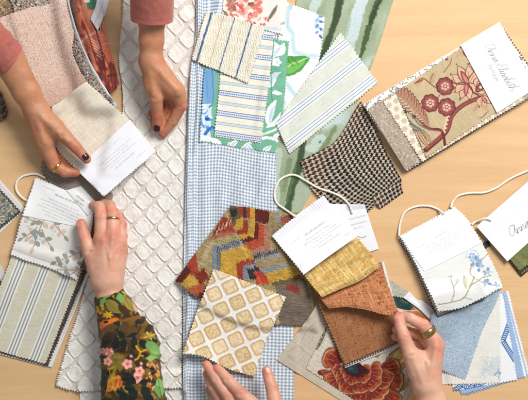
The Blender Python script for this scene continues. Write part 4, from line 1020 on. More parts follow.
def p_rose(c):
    c.fill((218, 208, 192)); c.mix(sstep(0.4, 0.8, vn(c.U*1.0, c.V*0.12, 4))*0.35, (204, 192, 172)); c.xy().jit(0.5, 0.5, 6)
    OL = (176, 146, 84); r = random.Random(3)
    for (p, q, w_) in (((385,372),(404,346),14), ((390,378),(412,352),10), ((378,358),(372,344),10), ((396,392),(410,378),9)):
        c.leaf(p, q, w_, (110, 84, 44)); c.leaf(p, q, w_*0.86, OL); c.line([p, q], 0.6, (120, 90, 46)); c.leaf(((p[0]+q[0])/2-2, (p[1]+q[1])/2), q, w_*0.3, (206, 178, 116))
    DR, MR, OR, CR_, DKr = (78, 24, 28), (120, 38, 32), (170, 72, 42), (212, 172, 116), (58, 18, 24)
    def petal(cx, cy, ang, L_, w_):
        ca, sa = math.cos(ang), math.sin(ang)
        def at(t, s): return (cx+ca*t*L_-sa*s*w_, cy+sa*t*L_+ca*s*w_)
        c.ell(*at(0.5, 0), L_*0.56, w_*0.58, DR, ang); c.ell(*at(0.54, 0), L_*0.50, w_*0.52, CR_, ang); c.ell(*at(0.44, 0), L_*0.48, w_*0.50, OR, ang); c.ell(*at(0.30, 0.05), L_*0.36, w_*0.42, MR, ang)
        for k in range(6):
            s0 = -0.36+0.14*k; c.line([at(0.3, s0*0.7), at(0.92, s0)], 0.8, (206, 122, 72) if k % 2 else (138, 48, 36), 0.75, w1=0.5)
        c.line([at(0.95, -0.3), at(1.03, 0), at(0.95, 0.3)], 0.6, DR, 0.8)
    cx, cy = 355, 368
    c.a = c.a+2.6*(fbm(c.X*0.12, c.Y*0.12, 51, 2)-0.5)*2; c.b = c.b+2.6*(fbm(c.X*0.12+9, c.Y*0.12, 57, 2)-0.5)*2
    petal(318, 373, 0.05, 14, 8); petal(340, 362, 3.75, 17, 20); petal(334, 379, 3.0, 10, 12)
    petal(377, 378, 0.2, 26, 24); petal(381, 392, 0.7, 22, 20); petal(384, 370, -0.3, 16, 14)
    for (a, R0, L_, w_) in ((2.7,17,13,17),(2.2,19,13,19),(1.7,22,14,21),(1.2,23,15,22),(0.75,25,16,22),(0.3,22,16,20)): petal(cx+math.cos(a)*R0*1.05, cy+4+math.sin(a)*R0*0.85, a, L_, w_)
    for (a, R0, L_, w_) in ((3.0,12,11,15),(2.45,12,11,17),(1.85,14,12,19),(1.2,15,12,20),(0.6,16,13,18),(0.0,15,12,16)): petal(cx+math.cos(a)*R0*1.05, cy+3+math.sin(a)*R0*0.8, a+0.1, L_, w_)
    for (a, R0, L_, w_) in ((2.9,7,9,12),(2.2,7,9,14),(1.5,8,9,15),(0.8,8,10,14),(0.1,8,9,12)): petal(cx+math.cos(a)*R0, cy+2+math.sin(a)*R0*0.75, a-0.1, L_, w_)
    c.ell(cx+1, cy+3, 13, 7.5, DR, 0.15); c.ell(cx, cy+1, 11, 6.5, DKr, 0.1); c.ell(cx-2.5, cy+0.5, 7, 4.5, (34, 56, 58), 0.1); c.ell(cx-5, cy, 2.5, 1.6, (56, 84, 84))
    for k in range(5): c.line([(cx-6+k*5, cy+9+abs(k-2)*-1.0), (cx-2+k*5, cy+10.5), (cx+1+k*4.5, cy+8.5)], 0.6, (176, 60, 40), 0.8)
    c.xy(); c.line([(318,346),(322,338),(326,326),(330,316)], 4, (96, 100, 84)); c.line([(318,346),(322,338),(326,326),(330,316)], 2, (150, 146, 120))
    for k in range(7): c.ell(317+k*2, 349-k*4.6, 0.9, 0.9, (60, 60, 56))
    c.C = c.C*(0.93+0.14*vn(c.U*0.4, c.V*1.5, 8))[:, None]; c.grain(6, 1.3, 1.3, 3)
o = cloth('fabric_swatch', (341,296), (428,344), (392,425), (305,369), p_rose, M_TAP, res=0.36, seed=7, thick=0.5, rad=6)
describe(o, 'tapestry swatch with large orange and crimson rose under the terracotta page', 'fabric swatch')
def p_teal(c):
    c.fill((196, 180, 150)); c.xy()
    c.poly([(388,290),(398,294),(420,314),(412,322),(392,312)], (206, 176, 130)); c.poly([(393,293),(404,299),(414,308),(410,313),(396,308)], (46, 84, 82), smooth=3); c.leaf((397,309),(416,311),7, (38, 70, 70)); c.leaf((400,300),(412,303),4, (92, 130, 124))
    for k in range(6): c.line([(396+k*2.6, 297+k*1.5), (400+k*2.6, 306+k*1.2)], 0.8, (26, 46, 46), 0.8)
    c.poly([(412,308),(430,320),(424,326),(408,320)], (190, 118, 70), smooth=3); c.line([(395,308),(408,311),(422,310)], 1.2, (226, 210, 176)); c.ell(411, 315, 4, 2, (226, 160, 100)); c.grain(8, 1.2, 1.2, 3)
o = cloth('fabric_swatch', (386,292), (402,294), (432,318), (396,334), p_teal, M_TAP, res=0.4, seed=8, thick=0.5, rad=5)
describe(o, 'small teal leaf and orange print tapestry swatch under the white card strip', 'fabric swatch')
def p_glin(c): c.fill((190, 184, 168)); c.grain(14, 0.7, 0.7, 3)
o = cloth('fabric_swatch', (380,272), (410,292), (405,299), (378,294), p_glin, M_COARSE, res=0.5, seed=9, thick=0.5, rad=4)
describe(o, 'narrow grey linen swatch edge beside right side of the terracotta book', 'fabric swatch')
o = cloth('card_strip', (409.5,291.5), (439.5,319), (434,324.5), (403,297.5), flat((236, 237, 243), 1), M_PAPER, t=[(417,299.5),(423,301),(431,307)], b=[(420,310)], teeth='', res=0.4, thick=0.4, lift=1.2, rad=3)
describe(o, 'notched white paper strip lying over the teal print next to the ringed hand', 'paper strip')

# ================================================================= centre book: yellow and terracotta
cb = thing('swatch_book', (345, 290), 'swatch book with white label card, yellow grasscloth page and terracotta pages in the centre', 'swatch book')
def p_card3(c):
    c.fill((240, 241, 245)); c.xy(); c.poly([(345,206),(367,205),(368,208),(347,211)], (214, 216, 224)); small_print(c, (351, 226), math.radians(-15), [(0, 16, 0), (2, 12, 4), (0, 18, -6)], 1.5, (140, 142, 150), 0.6, seed=11); c.line([(357,236),(362,238),(366,236)], 0.6, (110, 112, 118))
cloth('label_card', (322,204), (364.5,204.5), (379,249), (340,262), p_card3, M_PAPER, cb, res=0.4, teeth='', thick=0.5, rad=6, stiff=True)
def p_terra(c):
    c.fill((200, 130, 84)); n = vn(c.U*0.15, c.V*1.4, 3); c.mix(sstep(0.45, 0.75, n)*0.6, (164, 98, 66)); n = vn(c.U*1.4, c.V*0.14, 5); c.mix(sstep(0.5, 0.78, n)*0.7, (220, 160, 114)); n = vn(c.U*0.9, c.V*0.9, 15); c.mix(sstep(0.7, 0.8, n)*0.7, (120, 62, 42)); c.grain(8, 1.3, 1.3, 3)
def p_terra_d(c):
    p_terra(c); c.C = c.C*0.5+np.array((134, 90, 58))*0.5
T_TL, T_TR, T_BR, T_BL = (310,288), (383,262), (404.5,343), (345,368)
cloth('backing_board', (311,290), (384,262), (405.5,344), (345,368.5), flat((226, 222, 226)), M_BOARD, cb, teeth='', res=1.0, thick=0.9, rad=8)
for k, (colr, of) in enumerate((((150, 120, 96), (-1, .5)), ((214, 204, 190), (-.3, -.2)), ((120, 88, 66), (-1, -.6)))):
    cloth('fabric_page', T_TL, T_TR, T_BR, T_BL, flat(colr, 12), M_COARSE, cb, res=0.8, thick=0.5, seed=k, offs=of, rad=8)
cloth('fabric_page', (310,287), (382,261), (402.5,341), (344.5,366), p_terra_d, M_COARSE, cb, res=0.4, thick=0.5, seed=5, rad=8)
def z_flap(u, v, X, Y): return 2.0+11.5*sstep(0, 1, v)*(0.35+0.65*u**0.8)+2.4*np.sin(v*3.1)*(1-u)
cloth('fabric_page', (319,297), (381.5,263), (400,316), (329,309), p_terra, M_COARSE, cb, b=[(345,307.5),(362,309.5),(384,315)], res=0.38, teeth='rb', depth=0.9, thick=0.5, seed=6, zfun=z_flap, rad=4)
def p_yellow(c):
    c.fill((224, 186, 112)); n = vn(c.U*0.12, c.V*1.4, 3); c.mix(sstep(0.4, 0.75, n)*0.75, (198, 154, 78)); n = vn(c.U*1.4, c.V*0.1, 5); c.mix(sstep(0.5, 0.78, n)*0.75, (244, 220, 162)); n = vn(c.U*0.9, c.V*0.9, 15); c.mix(sstep(0.72, 0.8, n)*0.5, (170, 124, 58)); c.grain(8, 1.3, 1.3, 3)
def z_yel(u, v, X, Y): return 5.0+5.0*np.sin(np.clip(v*1.0, 0, 1)*math.pi*0.75)-4.5*v**6
cloth('fabric_page', (302,274), (357,235), (381.5,266), (321,297.5), p_yellow, M_COARSE, cb, b=[(338,290),(360,281)], r=[(368,249)], l=[(312,287)], res=0.36, teeth='lr', thick=0.5, seed=7, zfun=z_yel, rad=4)
def p_ribcard(c):
    c.fill((245, 245, 249)); c.uv()
    for k in range(26):
        u0 = 1.2+k*2.72; c.line([(u0, -1), (u0, 8.5)], 1.0, (236, 238, 245), smooth=0)
    c.bump = 0.10*np.sin((c.U-1.2)*2*np.pi/2.72)*sstep(9.5, 8, c.V)
    c.xy(); a = math.radians(-34)
    small_print(c, (304, 237), a, [(2, 26, 0)], 2.0, (150, 152, 164), 0.75, seed=12)
    small_print(c, (303, 239.5), a, [(2, 30, 3.2), (-2, 36, 6.4), (6, 40, 9.6), (2, 28, 12.8), (8, 34, 16)], 1.2, (150, 154, 166), 0.5, seed=13); small_print(c, (291, 244), a, [(0, 11, 0)], 1.2, seed=14); small_print(c, (345, 236), a, [(0, 8, 0)], 1.2, seed=15)
def z_rc(u, v, X, Y): return 2.0+4.5*v
cloth('label_card', (271,236), (324,194.5), (357.5,235.5), (302.5,274.5), p_ribcard, M_PAPER, cb, t=[(298,213.5)], res=0.36, teeth='tlr', depth=1.0, thick=0.3, seed=8, zfun=z_rc, rad=16)
tube('cord', [(296,217),(286,210),(277,203),(274.5,193),(279,181),(288,175.5),(296,175.5),(306,181),(318,188),(330,192),(341,197),(349,205),(352,213)], 1.12, M_CORD, cb)

# ================================================================= right: blue book and second cover card
bb = thing('swatch_book', (470, 310), 'swatch book with blue embroidered flower page, pale blue linen and blue patterned pages at right', 'swatch book')
def p_peri(c):
    c.fill((150, 172, 208)); c.uv(); W = c.W
    c.poly([(W-13, -5), (W+5, -5), (W+5, 200), (W-13, 200)], (238, 240, 244)); c.poly([(W-4.5, -5), (W-2.5, -5), (W-2.5, 200), (W-4.5, 200)], (176, 194, 222)); c.grain(7, 1, 1, 3)
cloth('fabric_page', (436,312), (509,290), (531,376), (466,397), p_peri, M_FINE, bb, res=0.45, seed=2)
cloth('fabric_page', (436,310), (506,291), (526,378), (461,396), flat((160, 184, 216), 6), M_FINE, bb, res=0.6, seed=5)
def p_bluechain(c):
    c.fill((238, 240, 243)); c.xy(); DB = (58, 100, 160)
    for poly in ([(511.5,319),(503.2,341),(515.5,361)], [(452,393),(462,385),(473,390),(484,382)], [(466,395),(474,384),(482,388)]):
        P = np.array(poly, float); c.line(P, 5.6, (206, 220, 238), smooth=0)
        for k in range(len(P)-1):
            d_ = P[k+1]-P[k]; L_ = np.linalg.norm(d_); d_ /= L_; n_ = np.array([-d_[1], d_[0]])
            for s_ in (-2.0, 2.0): c.line([P[k]+n_*s_, P[k+1]+n_*s_], 0.9, DB, smooth=0)
            for q in np.arange(0.8, L_, 2.1): c.line([P[k]+d_*q-n_*1.1, P[k]+d_*(q+0.6)+n_*1.1], 0.95, DB, smooth=0)
    c.grain(3, 1, 1, 3)
cloth('fabric_page', (436,308), (503.5,292), (518.5,381), (453,392.5), p_bluechain, M_FINE, bb, res=0.4, seed=3)
def p_creamfl(c):
    c.fill((234, 232, 224)); c.mix(sstep(0.4, 0.8, fbm(c.U*0.15, c.V*0.15, 4, 3))*0.4, (224, 220, 208)); c.xy().jit(1.2, 0.6, 3)
    for k in range(26):
        r = random.Random(k); c.line([(480+r.uniform(-2, 20), 360+r.uniform(-6, 16)), (482+r.uniform(-2, 20), 362+r.uniform(-6, 16))], 0.9, (190, 202, 214), 0.6)
    c.line([(495,376),(498,372),(501,374)], 1.6, (120, 156, 202)); c.line([(498,368),(500,380)], 1.0, (150, 178, 212)); c.grain(4, 1, 1, 3)
cloth('fabric_page', (435,306), (501.5,291), (502.5,384), (436.5,386), p_creamfl, M_LINEN, bb, res=0.45, seed=4)
def p_blin(c):
    c.fill((174, 193, 209)); n = vn(c.U*1.1, c.V*0.6, 3); c.mix(sstep(0.5, 0.8, n)*0.6, (192, 208, 222)); n = vn(c.U*0.6, c.V*1.2, 5); c.mix(sstep(0.55, 0.8, n)*0.5, (140, 164, 186)); c.grain(7, 1.3, 1.3, 3)
def z_bl(u, v, X, Y): return 4.0*sstep(0.55, 0.0, v)+0.8*np.sin(v*7+u*3)
cloth('fabric_page', (430,314), (503,286), (466,381.5), (424,362), p_blin, M_COARSE, bb, r=[(498,300),(482,335)], b=[(445,373)], res=0.42, seed=5, zfun=z_bl, thick=0.5)
for k, (colr, of) in enumerate((((92, 92, 92), (-1.2, 4.0)), ((122, 128, 126), (-.6, 3.0)), ((208, 206, 202), (-1.4, 2.2)), ((98, 112, 112), (-.8, 1.4)), ((226, 224, 220), (-1.2, .8)))):
    cloth('fabric_page', (399.5,237), (448,211), (484,296), (437,313), flat(colr, 14), M_LINEN, bb, res=0.6, thick=0.55, seed=20+k, offs=of, teeth='l', depth=2.0, rad=5, l=[(414,262)])
def p_bluefl(c):
    c.fill((240, 240, 237)); c.mix(sstep(0.4, 0.8, vn(c.U*0.15, c.V*1.1, 4))*0.3, (228, 228, 222)); c.xy().jit(0.4, 0.7, 4)
    G, B1, B2, B3 = (164, 164, 120), (152, 178, 208), (178, 198, 220), (118, 148, 188)
    c.line([(437,304),(449,302),(462,298),(468,288),(474,276)], 1.1, G); c.line([(450,302),(453,292),(451,279)], 0.9, G); c.line([(453,286),(457,282)], 0.7, G); c.line([(462,297),(471,299)], 0.8, G); c.line([(468,286),(480,279),(492,276)], 0.9, G); c.line([(474,278),(486,284),(498,286)], 0.8, G); c.line([(480,262),(487,256),(492,252)], 0.8, G)
    c.leaf((465,288),(464,275),4.6, (206, 206, 168)); c.leaf((466,288),(464,276),2.6, (232, 230, 206)); c.line([(465,288),(464,276)], 0.5, G)
    def bl(x, y, s, n=7):
        r = random.Random(int(x*7+y)); 
        for k in range(n): a = r.uniform(0, 6.28); c.ell(x+math.cos(a)*s*0.6, y+math.sin(a)*s*0.6, s*0.42, s*0.26, r.choice([B1, B2, B3, B1]), a, al=0.85)
        c.ell(x, y, s*0.2, s*0.2, (226, 220, 180))
    bl(476, 262, 6.5, 14); bl(481, 268, 4.5, 9); bl(472, 256, 4, 7); bl(488, 272, 4.5, 9); bl(488, 284, 4.8, 10); bl(498, 285, 3.2, 6); bl(450, 277, 2.4, 5); bl(457, 281, 2.2, 5); c.line([(466,258),(468,252),(476,251),(480,256)], 1.0, (188, 210, 222))
    c.line([(474,262),(470,272),(474,278)], 0.8, G); c.ell(485, 278, 1.2, 0.8, (206, 190, 120))
def z_bf(u, v, X, Y): return 1.6+5.0*np.sin(np.clip(v, 0, 1)*math.pi*0.8)-2.0*v**8
bf_pg = cloth('fabric_page', (399,236), (455.5,205.5), (505,287.5), (437,312), p_bluefl, M_LINEN, bb, l=[(414,262)], r=[(468,217),(480,236),(497,268)], b=[(458,309),(484,298)], res=0.36, seed=6, zfun=z_bf, thick=0.5, rad=6, depth=1.4)
def p_card4(c):
    c.fill((246, 247, 250)); c.xy(); a = math.radians(-28.5)
    c.poly([(403,237),(456,208),(462,218),(410,246)], (238, 242, 248), 0.8)
    small_print(c, (432, 240), a, [(4, 18, 0)], 1.8, (160, 168, 182), 0.7, seed=16); small_print(c, (424, 246), a, [(2, 40, 3.2), (6, 36, 6.4), (0, 42, 9.6), (8, 30, 12.8)], 1.2, (160, 166, 178), 0.5, seed=17); small_print(c, (418, 248), a, [(0, 8, 0)], 1.2, seed=18)
cloth('label_card', (399.4,236.4), (455.3,206), (482.5,243), (423.5,272), p_card4, M_PAPER, bf_pg, l=[(413,257)], r=[(468,217.5)], res=0.36, teeth='tlr', thick=0.25, gap=0.1, seed=6, rad=1, depth=1.4)
tube('cord', [(398.5,236),(400,223),(405,212),(416,206.5),(428,206),(437,209),(443,214)], 1.1, M_CORD, bb)
tube('cord', [(450,208),(453,201),(459,195.5),(470,193),(484,192.5),(496,188),(508,180),(520,174),(540,166)], 1.12, M_CORD, bb)
cloth('clip', (483,243), (489,240.5), (491,246), (485,248.5), flat((44, 56, 62), 2), M_BOARD, bb, teeth='', res=0.4, thick=0.8, rad=2)

ac = thing('swatch_book', (520, 235), 'swatch book with olive green pages under white handwritten cover card at right edge', 'swatch book')
cloth('backing_board', (482,226), (546,166), (590,222), (521,277), flat((120, 96, 78), 10), M_BOARD, ac, teeth='', res=1.0, thick=0.8)
for k, (colr, of) in enumerate((((70, 58, 50), (3, 3)), ((172, 150, 112), (2.2, 1.6)), ((64, 56, 46), (1.6, .6)))):
    cloth('fabric_page', (481,226), (545,166), (590,220), (519,274), flat(colr, 12), M_COARSE, ac, res=0.7, thick=0.7, seed=30+k, offs=of, rad=8)
def p_olive(c): c.fill((112, 116, 66)); n = fbm(c.U*0.2, c.V*0.2, 4, 3); c.mix(sstep(0.4, 0.7, n)*0.6, (138, 140, 90)); c.grain(9, 1, 1, 3)
cloth('fabric_page', (481,227), (545,166), (590,220), (520,272), p_olive, M_VELVET, ac, res=0.5, thick=0.6, seed=34, rad=8, teeth='lb')
def p_coverB(c):
    c.fill((246, 247, 250)); c.xy(); c.line([(487,234.5),(540,191)], 0.8, (222, 224, 230), smooth=0); c.line([(488.5,236),(541,192.5)], 0.5, (252, 252, 253), smooth=0)
    small_print(c, (505, 207), math.radians(-41), [(0, 30, 0), (4, 24, 2.6)], 0.9, (190, 192, 200), 0.5, seed=19)
    write(c, 'Anna Elisabeth', (511.5, 237.5), math.radians(-33), 4.6, 0.45, (84, 86, 92), slant=0.25, space=0.85)
    c.ell(490, 220, 1.0, 0.8, (140, 140, 146))
cloth('label_card', (476.5,226.5), (538,173), (570,206), (507.5,261.5), p_coverB, M_PAPER, ac, res=0.36, teeth='', thick=0.5, rad=6, seed=9, stiff=True)
tube('cord', [(470,225),(476,221.5),(484,218.5),(490,220)], 1.1, M_CORD, ac)
# ================================================================= hands and sleeves
TIPS = []
def nail(parent, tip, prev, r, mat, L=3.0, w=2.6, up=(0, 0, 1), back=0.1, lift=0.12, name='fingernail'):
    tip = np.asarray(tip, float); d = tip-np.asarray(prev, float); d /= np.linalg.norm(d)
    n = np.asarray(up, float); n = n-d*(n@d); n /= np.linalg.norm(n); s = np.cross(d, n)
    nu, nv = 15, 17; V = []
    for j in range(nv):
        t = j/(nv-1)*2-1
        wd = w*(1-0.12*max(0, -t)**2)*math.sqrt(max(0.0, 1-max(0, abs(t)-0.45)**2/0.36)) if abs(t) > 0.45 else w*(1-0.1*max(0, -t))
        for i in range(nu):
            q = (i/(nu-1)*2-1)
            ang = q*wd/r*0.95
            # follows the fingertip: round across, falling away towards the end
            x = t*L+back; drop = 0.055*max(0, x)**2*1.0
            V.append(tip+d*x+(n*math.cos(ang)+s*math.sin(ang))*(r+lift)-n*drop)
    idx = np.arange(nu*nv).reshape(nv, nu)
    F = np.stack([idx[:-1, :-1], idx[1:, :-1], idx[1:, 1:], idx[:-1, 1:]], -1).reshape(-1, 4)
    o = mesh_obj(name, np.array(V), F, mat, parent)
    md = o.modifiers.new('Solidify', 'SOLIDIFY'); md.thickness = 0.0009; md.offset = 0
    return o

def hand(label, lo, hi, fore, palm, fingers, thumb, tone, red, extra=(), cuts=(), kp=5.0, kt=3.2, fk=0.5, h=0.55, flatn=(0, 0, 1), fsq=0.8, knk=()):
    J = lambda p: unp(p[:2], p[2])
    B = Body(lo, hi, h)
    for a, b in zip(fore[:-1], fore[1:]): B.cap(J(a), J(b), a[3], b[3], 4.0, flatn, fsq)
    for a, b in palm: B.cap(J(a), J(b), a[3], b[3], kp)
    th = B.blank()
    for a, b in zip(thumb[:-1], thumb[1:]): th.cap(J(a), J(b), a[3], b[3], 1.2)
    fs = B.blank()
    red_pts = []
    for f in fingers:
        fb = B.blank()
        for a, b in zip(f[:-1], f[1:]): fb.cap(J(a), J(b), a[3], b[3], 0.9)
        for q in f[1:-1]: fb.cap(J(q)+np.array([0, 0, 0.35]), J(q)+np.array([0, 0, 0.35]), q[3]*1.02, q[3]*1.02, 0.8)
        fs.merge(fb, fk); red_pts += [J(f[-1]), J(f[1])]
    B.merge(fs, 2.6); B.merge(th, kt)
    for a, b in extra: B.cap(J(a), J(b), a[3], b[3], 2.5)
    # creases across the joints, seen from above
    for f in list(fingers)+[thumb]:
        for qi in range(1, len(f)-1):
            a, q, b = J(f[qi-1]), J(f[qi]), J(f[qi+1]); d = b-a; d /= np.linalg.norm(d)
            n = np.array([0, 0, 1.0]); n = n-d*(n@d); n /= np.linalg.norm(n); s = np.cross(d, n); r = f[qi][3]
            for o_, sc in ((-1.1, .55), (0.0, .8), (1.1, .55)):
                c0 = q+d*o_+n*(r+0.52); B.cap(c0-s*r*sc*0.6, c0+s*r*sc*0.6, 0.55, 0.55, 0.7, cut=True)
    for a, b in cuts: B.cap(J(a), J(b), a[3], b[3], 1.0, cut=True)
    V, F = surface_nets(B.D, B.lo, h)
    # relax a little
    E = np.vstack([F[:, [0, 1]], F[:, [1, 2]], F[:, [2, 3]], F[:, [3, 0]]])
    for _ in range(3):
        acc = np.zeros_like(V); cn = np.zeros(len(V))
        np.add.at(acc, E[:, 0], V[E[:, 1]]); np.add.at(cn, E[:, 0], 1); np.add.at(acc, E[:, 1], V[E[:, 0]]); np.add.at(cn, E[:, 1], 1)
        V = V*0.5+0.5*acc/np.maximum(cn, 1)[:, None]
    p0, p1, p2 = V[F[:, 0]], V[F[:, 1]], V[F[:, 2]]
    if np.einsum('ij,ij->i', p0, np.cross(p1, p2)).sum() > 0: pass
    vol = np.einsum('ij,ij->i', p0, np.cross(p1, p2)).sum()
    if vol < 0: F = F[:, ::-1]
    C = np.tile(np.array(tone, float), (len(V), 1))
    red_pts += [J(thumb[-1]), J(thumb[-2])]+[J(k) for k in knk]
    m = np.zeros(len(V))
    for i, q in enumerate(red_pts): m = np.maximum(m, np.exp(-((V-q)**2).sum(1)/(2*5.5**2)))
    mott = fbm(V[:, 0]*0.12, V[:, 1]*0.12, 5, 3); m = np.clip(m*0.75+(mott-0.42)*0.8, 0, 1)
    C = C*(1-m[:, None])+np.array(red, float)*m[:, None]
    vein = fbm(V[:, 0]*0.05+3, V[:, 1]*0.11, 9, 3); C = C*(1-0.05*sstep(0.5, 0.7, vein))[:, None]
    o = mesh_obj('person', V, F, M_SKIN, None, C*0.97)
    describe(o, label, 'person')
    return o, J

def sleeve(name, secs, paint, mat, parent, n=160, m=None, wr=0.8, seed=0, cuff=0.0):
    S_ = np.array(secs, float); k = np.linspace(0, 1, len(S_))
    m = m or int(len(S_)*14); Q = cr(S_, max(2, m//(len(S_)-1)))
    pos = np.array([unp(q[:2], q[2]) for q in Q]); T = np.gradient(pos, axis=0); T /= np.linalg.norm(T, axis=1)[:, None]
    A = np.cross(T, [0, 0, 1.0]); A /= np.linalg.norm(A, axis=1)[:, None]; U = np.cross(A, T)
    th = np.linspace(0, 2*np.pi, n, endpoint=False)
    L = np.r_[0, np.cumsum(np.linalg.norm(np.diff(pos, axis=0), axis=1))]
    w = np.zeros((len(pos), n))
    for j in range(n):
        w[:, j] = fbm(L*0.10+seed, np.full(len(L), 0)+3*math.cos(th[j])+5, 3, 3)+0.25*fbm(L*0.2+seed, np.full(len(L), 0)+2*math.sin(th[j])+L*0.05, 13, 2)-0.62
    if wr > 1.25:
        for j in range(n):
            ph = L*0.30+1.9*math.sin(th[j]+0.7)+0.8*math.sin(2*th[j]+seed)+2.2*fbm(L*0.05+seed, np.full(len(L), 2*math.cos(th[j])+7), 23, 2)
            w[:, j] += 0.55*(1-np.abs(np.sin(ph)))**2*2*vn(L*0.07, np.full(len(L), math.sin(th[j])*2+9), 29)
    w *= wr*sstep(0, 6, L)[:, None]
    V = pos[:, None, :]+A[:, None, :]*((Q[:, 3, None]+w)*np.cos(th))[..., None]+U[:, None, :]*((Q[:, 4, None]+w)*np.sin(th))[..., None]
    V = V.reshape(-1, 3); V[:, 2] = np.maximum(V[:, 2], sampH(H, V[:, 0], V[:, 1])+0.5)
    kz = HC/(HC-V[:, 2]); X = CX+(V[:, 0]-CX)*kz; Y = CY+(V[:, 1]-CY)*kz
    c = Canvas(X, Y, np.tile(th/(2*np.pi)*130, len(pos)), np.repeat(L, n), 130, L[-1]); paint(c)
    idx = np.arange(len(pos)*n).reshape(len(pos), n); f = np.roll(idx, -1, 1)
    F = np.stack([idx[:-1], f[:-1], f[1:], idx[1:]], -1).reshape(-1, 4)
    uv = np.c_[c.U, c.V]
    o = mesh_obj(name, V, F, mat, parent, c.C, uv)
    md = o.modifiers.new('Solidify', 'SOLIDIFY'); md.thickness = 0.0016; md.offset = 0
    return o

TAN, TANR = (196, 138, 102), (188, 104, 80)
PINK, PINKR = (220, 168, 142), (212, 126, 104)

# ---- 1: hand with gold ring holding the pink book (from the left edge)
zt = 20
W1 = (37,111,25,11.5)
h1, J1 = hand('tanned arm in dusty pink sleeve with gold ring holding a white label card', (-75,-35,0), (110,195,105),
    fore=[(-55,0,76,20), (8,59,41,15.5), (26,91,32,13.2), W1],
    palm=[((36,112,24,11.5), (45,143,19,9.5)), ((38,110,22,10.5), (44,138,11,8.5)), ((38,114,25,10.5), (55,127,24,8.6)), ((45,136,17,8.5), (56,131,22,7.0))],
    fingers=[[(45,144,18,8.6), (54,164.5,13,6.4), (65,172,11.5,5.4), (76,172.5,10.5,4.4)],
             [(44,138,10,8), (50,158,6.5,6), (64,168,5.5,5.2), (78,170,5.5,4.3)], [(43,130,9,7.5), (52,150,6,5.6), (66,160,5,5), (79,164,5,4.2)], [(46,124,8,6.5), (58,142,5,5), (70,152,4.6,4.4), (78,157,4.4,3.8)]],
    thumb=[(52,124,25,8.4), (64,135.5,25,7.0), (76,147.5,24,5.6), (86.5,159,21.5,4.7)], tone=TAN, red=TANR, extra=[((35,114,33.5,2.2), (44.5,142,26.6,2.8)), ((38,114,33.8,2.0), (53,127,31.6,2.6)), ((33,104,34.5,1.6), (40,128,31.0,1.6)), ((58,132,31.0,1.8), (68,141,29.8,1.8))],
    cuts=[((59,147,24,1.2), (66,154,24,1.0))])
nail(h1, J1((84.8,157.2,22.0)), J1((76,147.5,24)), 4.75, M_NAIL_DARK, L=3.3, w=3.3, up=(0.25, -0.2, 1), name='painted_fingernail')
ring('ring', J1((57,167,12.7)), J1((65,172,11.5))-J1((54,164.5,13)), 6.1, 0.75, M_GOLD, h1)
def p_sleevepink(c): c.fill((172, 98, 86)); n = fbm(c.U*0.08, c.V*0.05, 4, 3); c.mix(sstep(0.4, 0.7, n)*0.35, (156, 84, 74)); c.mix((np.abs(c.V-5.2) < 0.35)*((c.U*0.8 % 1) < 0.62)*0.7, (138, 70, 64)); c.mix(sstep(5.6, 5.2, c.V)*0.15, (196, 118, 104)); c.grain(9, 1.6, 1.6, 3)
sleeve('sleeve', [(10,60,41,17.6,16.5), (5,56,44,18.0,17), (-12,41,54,20,19), (-34,22,66,22,20), (-62,-6,80,24,22)], p_sleevepink, M_RUST, h1, wr=1.4, seed=2)

# ---- 2: pinching hand from the top
h2, J2 = hand('tanned arm in dusty pink sleeve from top edge pinching over white tufted diamonds', (110,-60,0), (215,150,105),
    fore=[(152,-50,78,16), (152,18,43,13), (151.5,40,37,11.6), (151.5,60,32,10.4)],
    palm=[((151.5,60,32,10.4), (173,88,26,8.8)), ((150,62,29,9.5), (166,92,17,8.5)), ((150.5,62,31,9.6), (152.5,86,26,8.2)), ((156,74,28,9.0), (172,90,24,8.0))],
    fingers=[[(177,91,25,8.4), (181,105,18,6.2), (173,121,11,5.2), (163,133.5,6.5,4.5)],
             [(172,92,17,8), (176,108,10,6), (166,121,6.5,5), (156,126,5.2,4.2)], [(167,93,12,7.4), (169,108,7,5.6), (160,118,5.4,4.8), (153.5,121,5,4.1)], [(160,90,11,6.6), (160,103,6,4.8), (155,110,5.2,4.2), (151.5,114,5,3.8)]],
    thumb=[(152,80,27,8.2), (156,98,24,7.0), (157.5,114,17,5.6), (157.3,128,10.5,4.6)], tone=TAN, red=(190, 102, 80), extra=[((152,64,39.5,2.2), (176,89,32.6,2.8)), ((149,62,38.2,2.2), (154,94,31.0,2.6)), ((156,62,38.0,1.7), (164,78,36.2,1.7)), ((177,90,31.5,3.4), (178,93,30.5,3.4))],
    cuts=[((166,100,22,1.6), (170,112,18,1.4))])
nail(h2, J2((157.3,126.8,11.6)), J2((157.5,114,17)), 4.65, M_NAIL_DARK, L=3.4, w=3.2, up=(0, -0.1, 1), name='painted_fingernail')
sleeve('sleeve', [(152,20,44,20,17.5), (152,13,47,20.2,18), (152,-6,56,20.8,19), (152,-26,66,21.5,19), (152,-56,82,23,21)], p_sleevepink, M_RUST, h2, wr=1.2, seed=7)

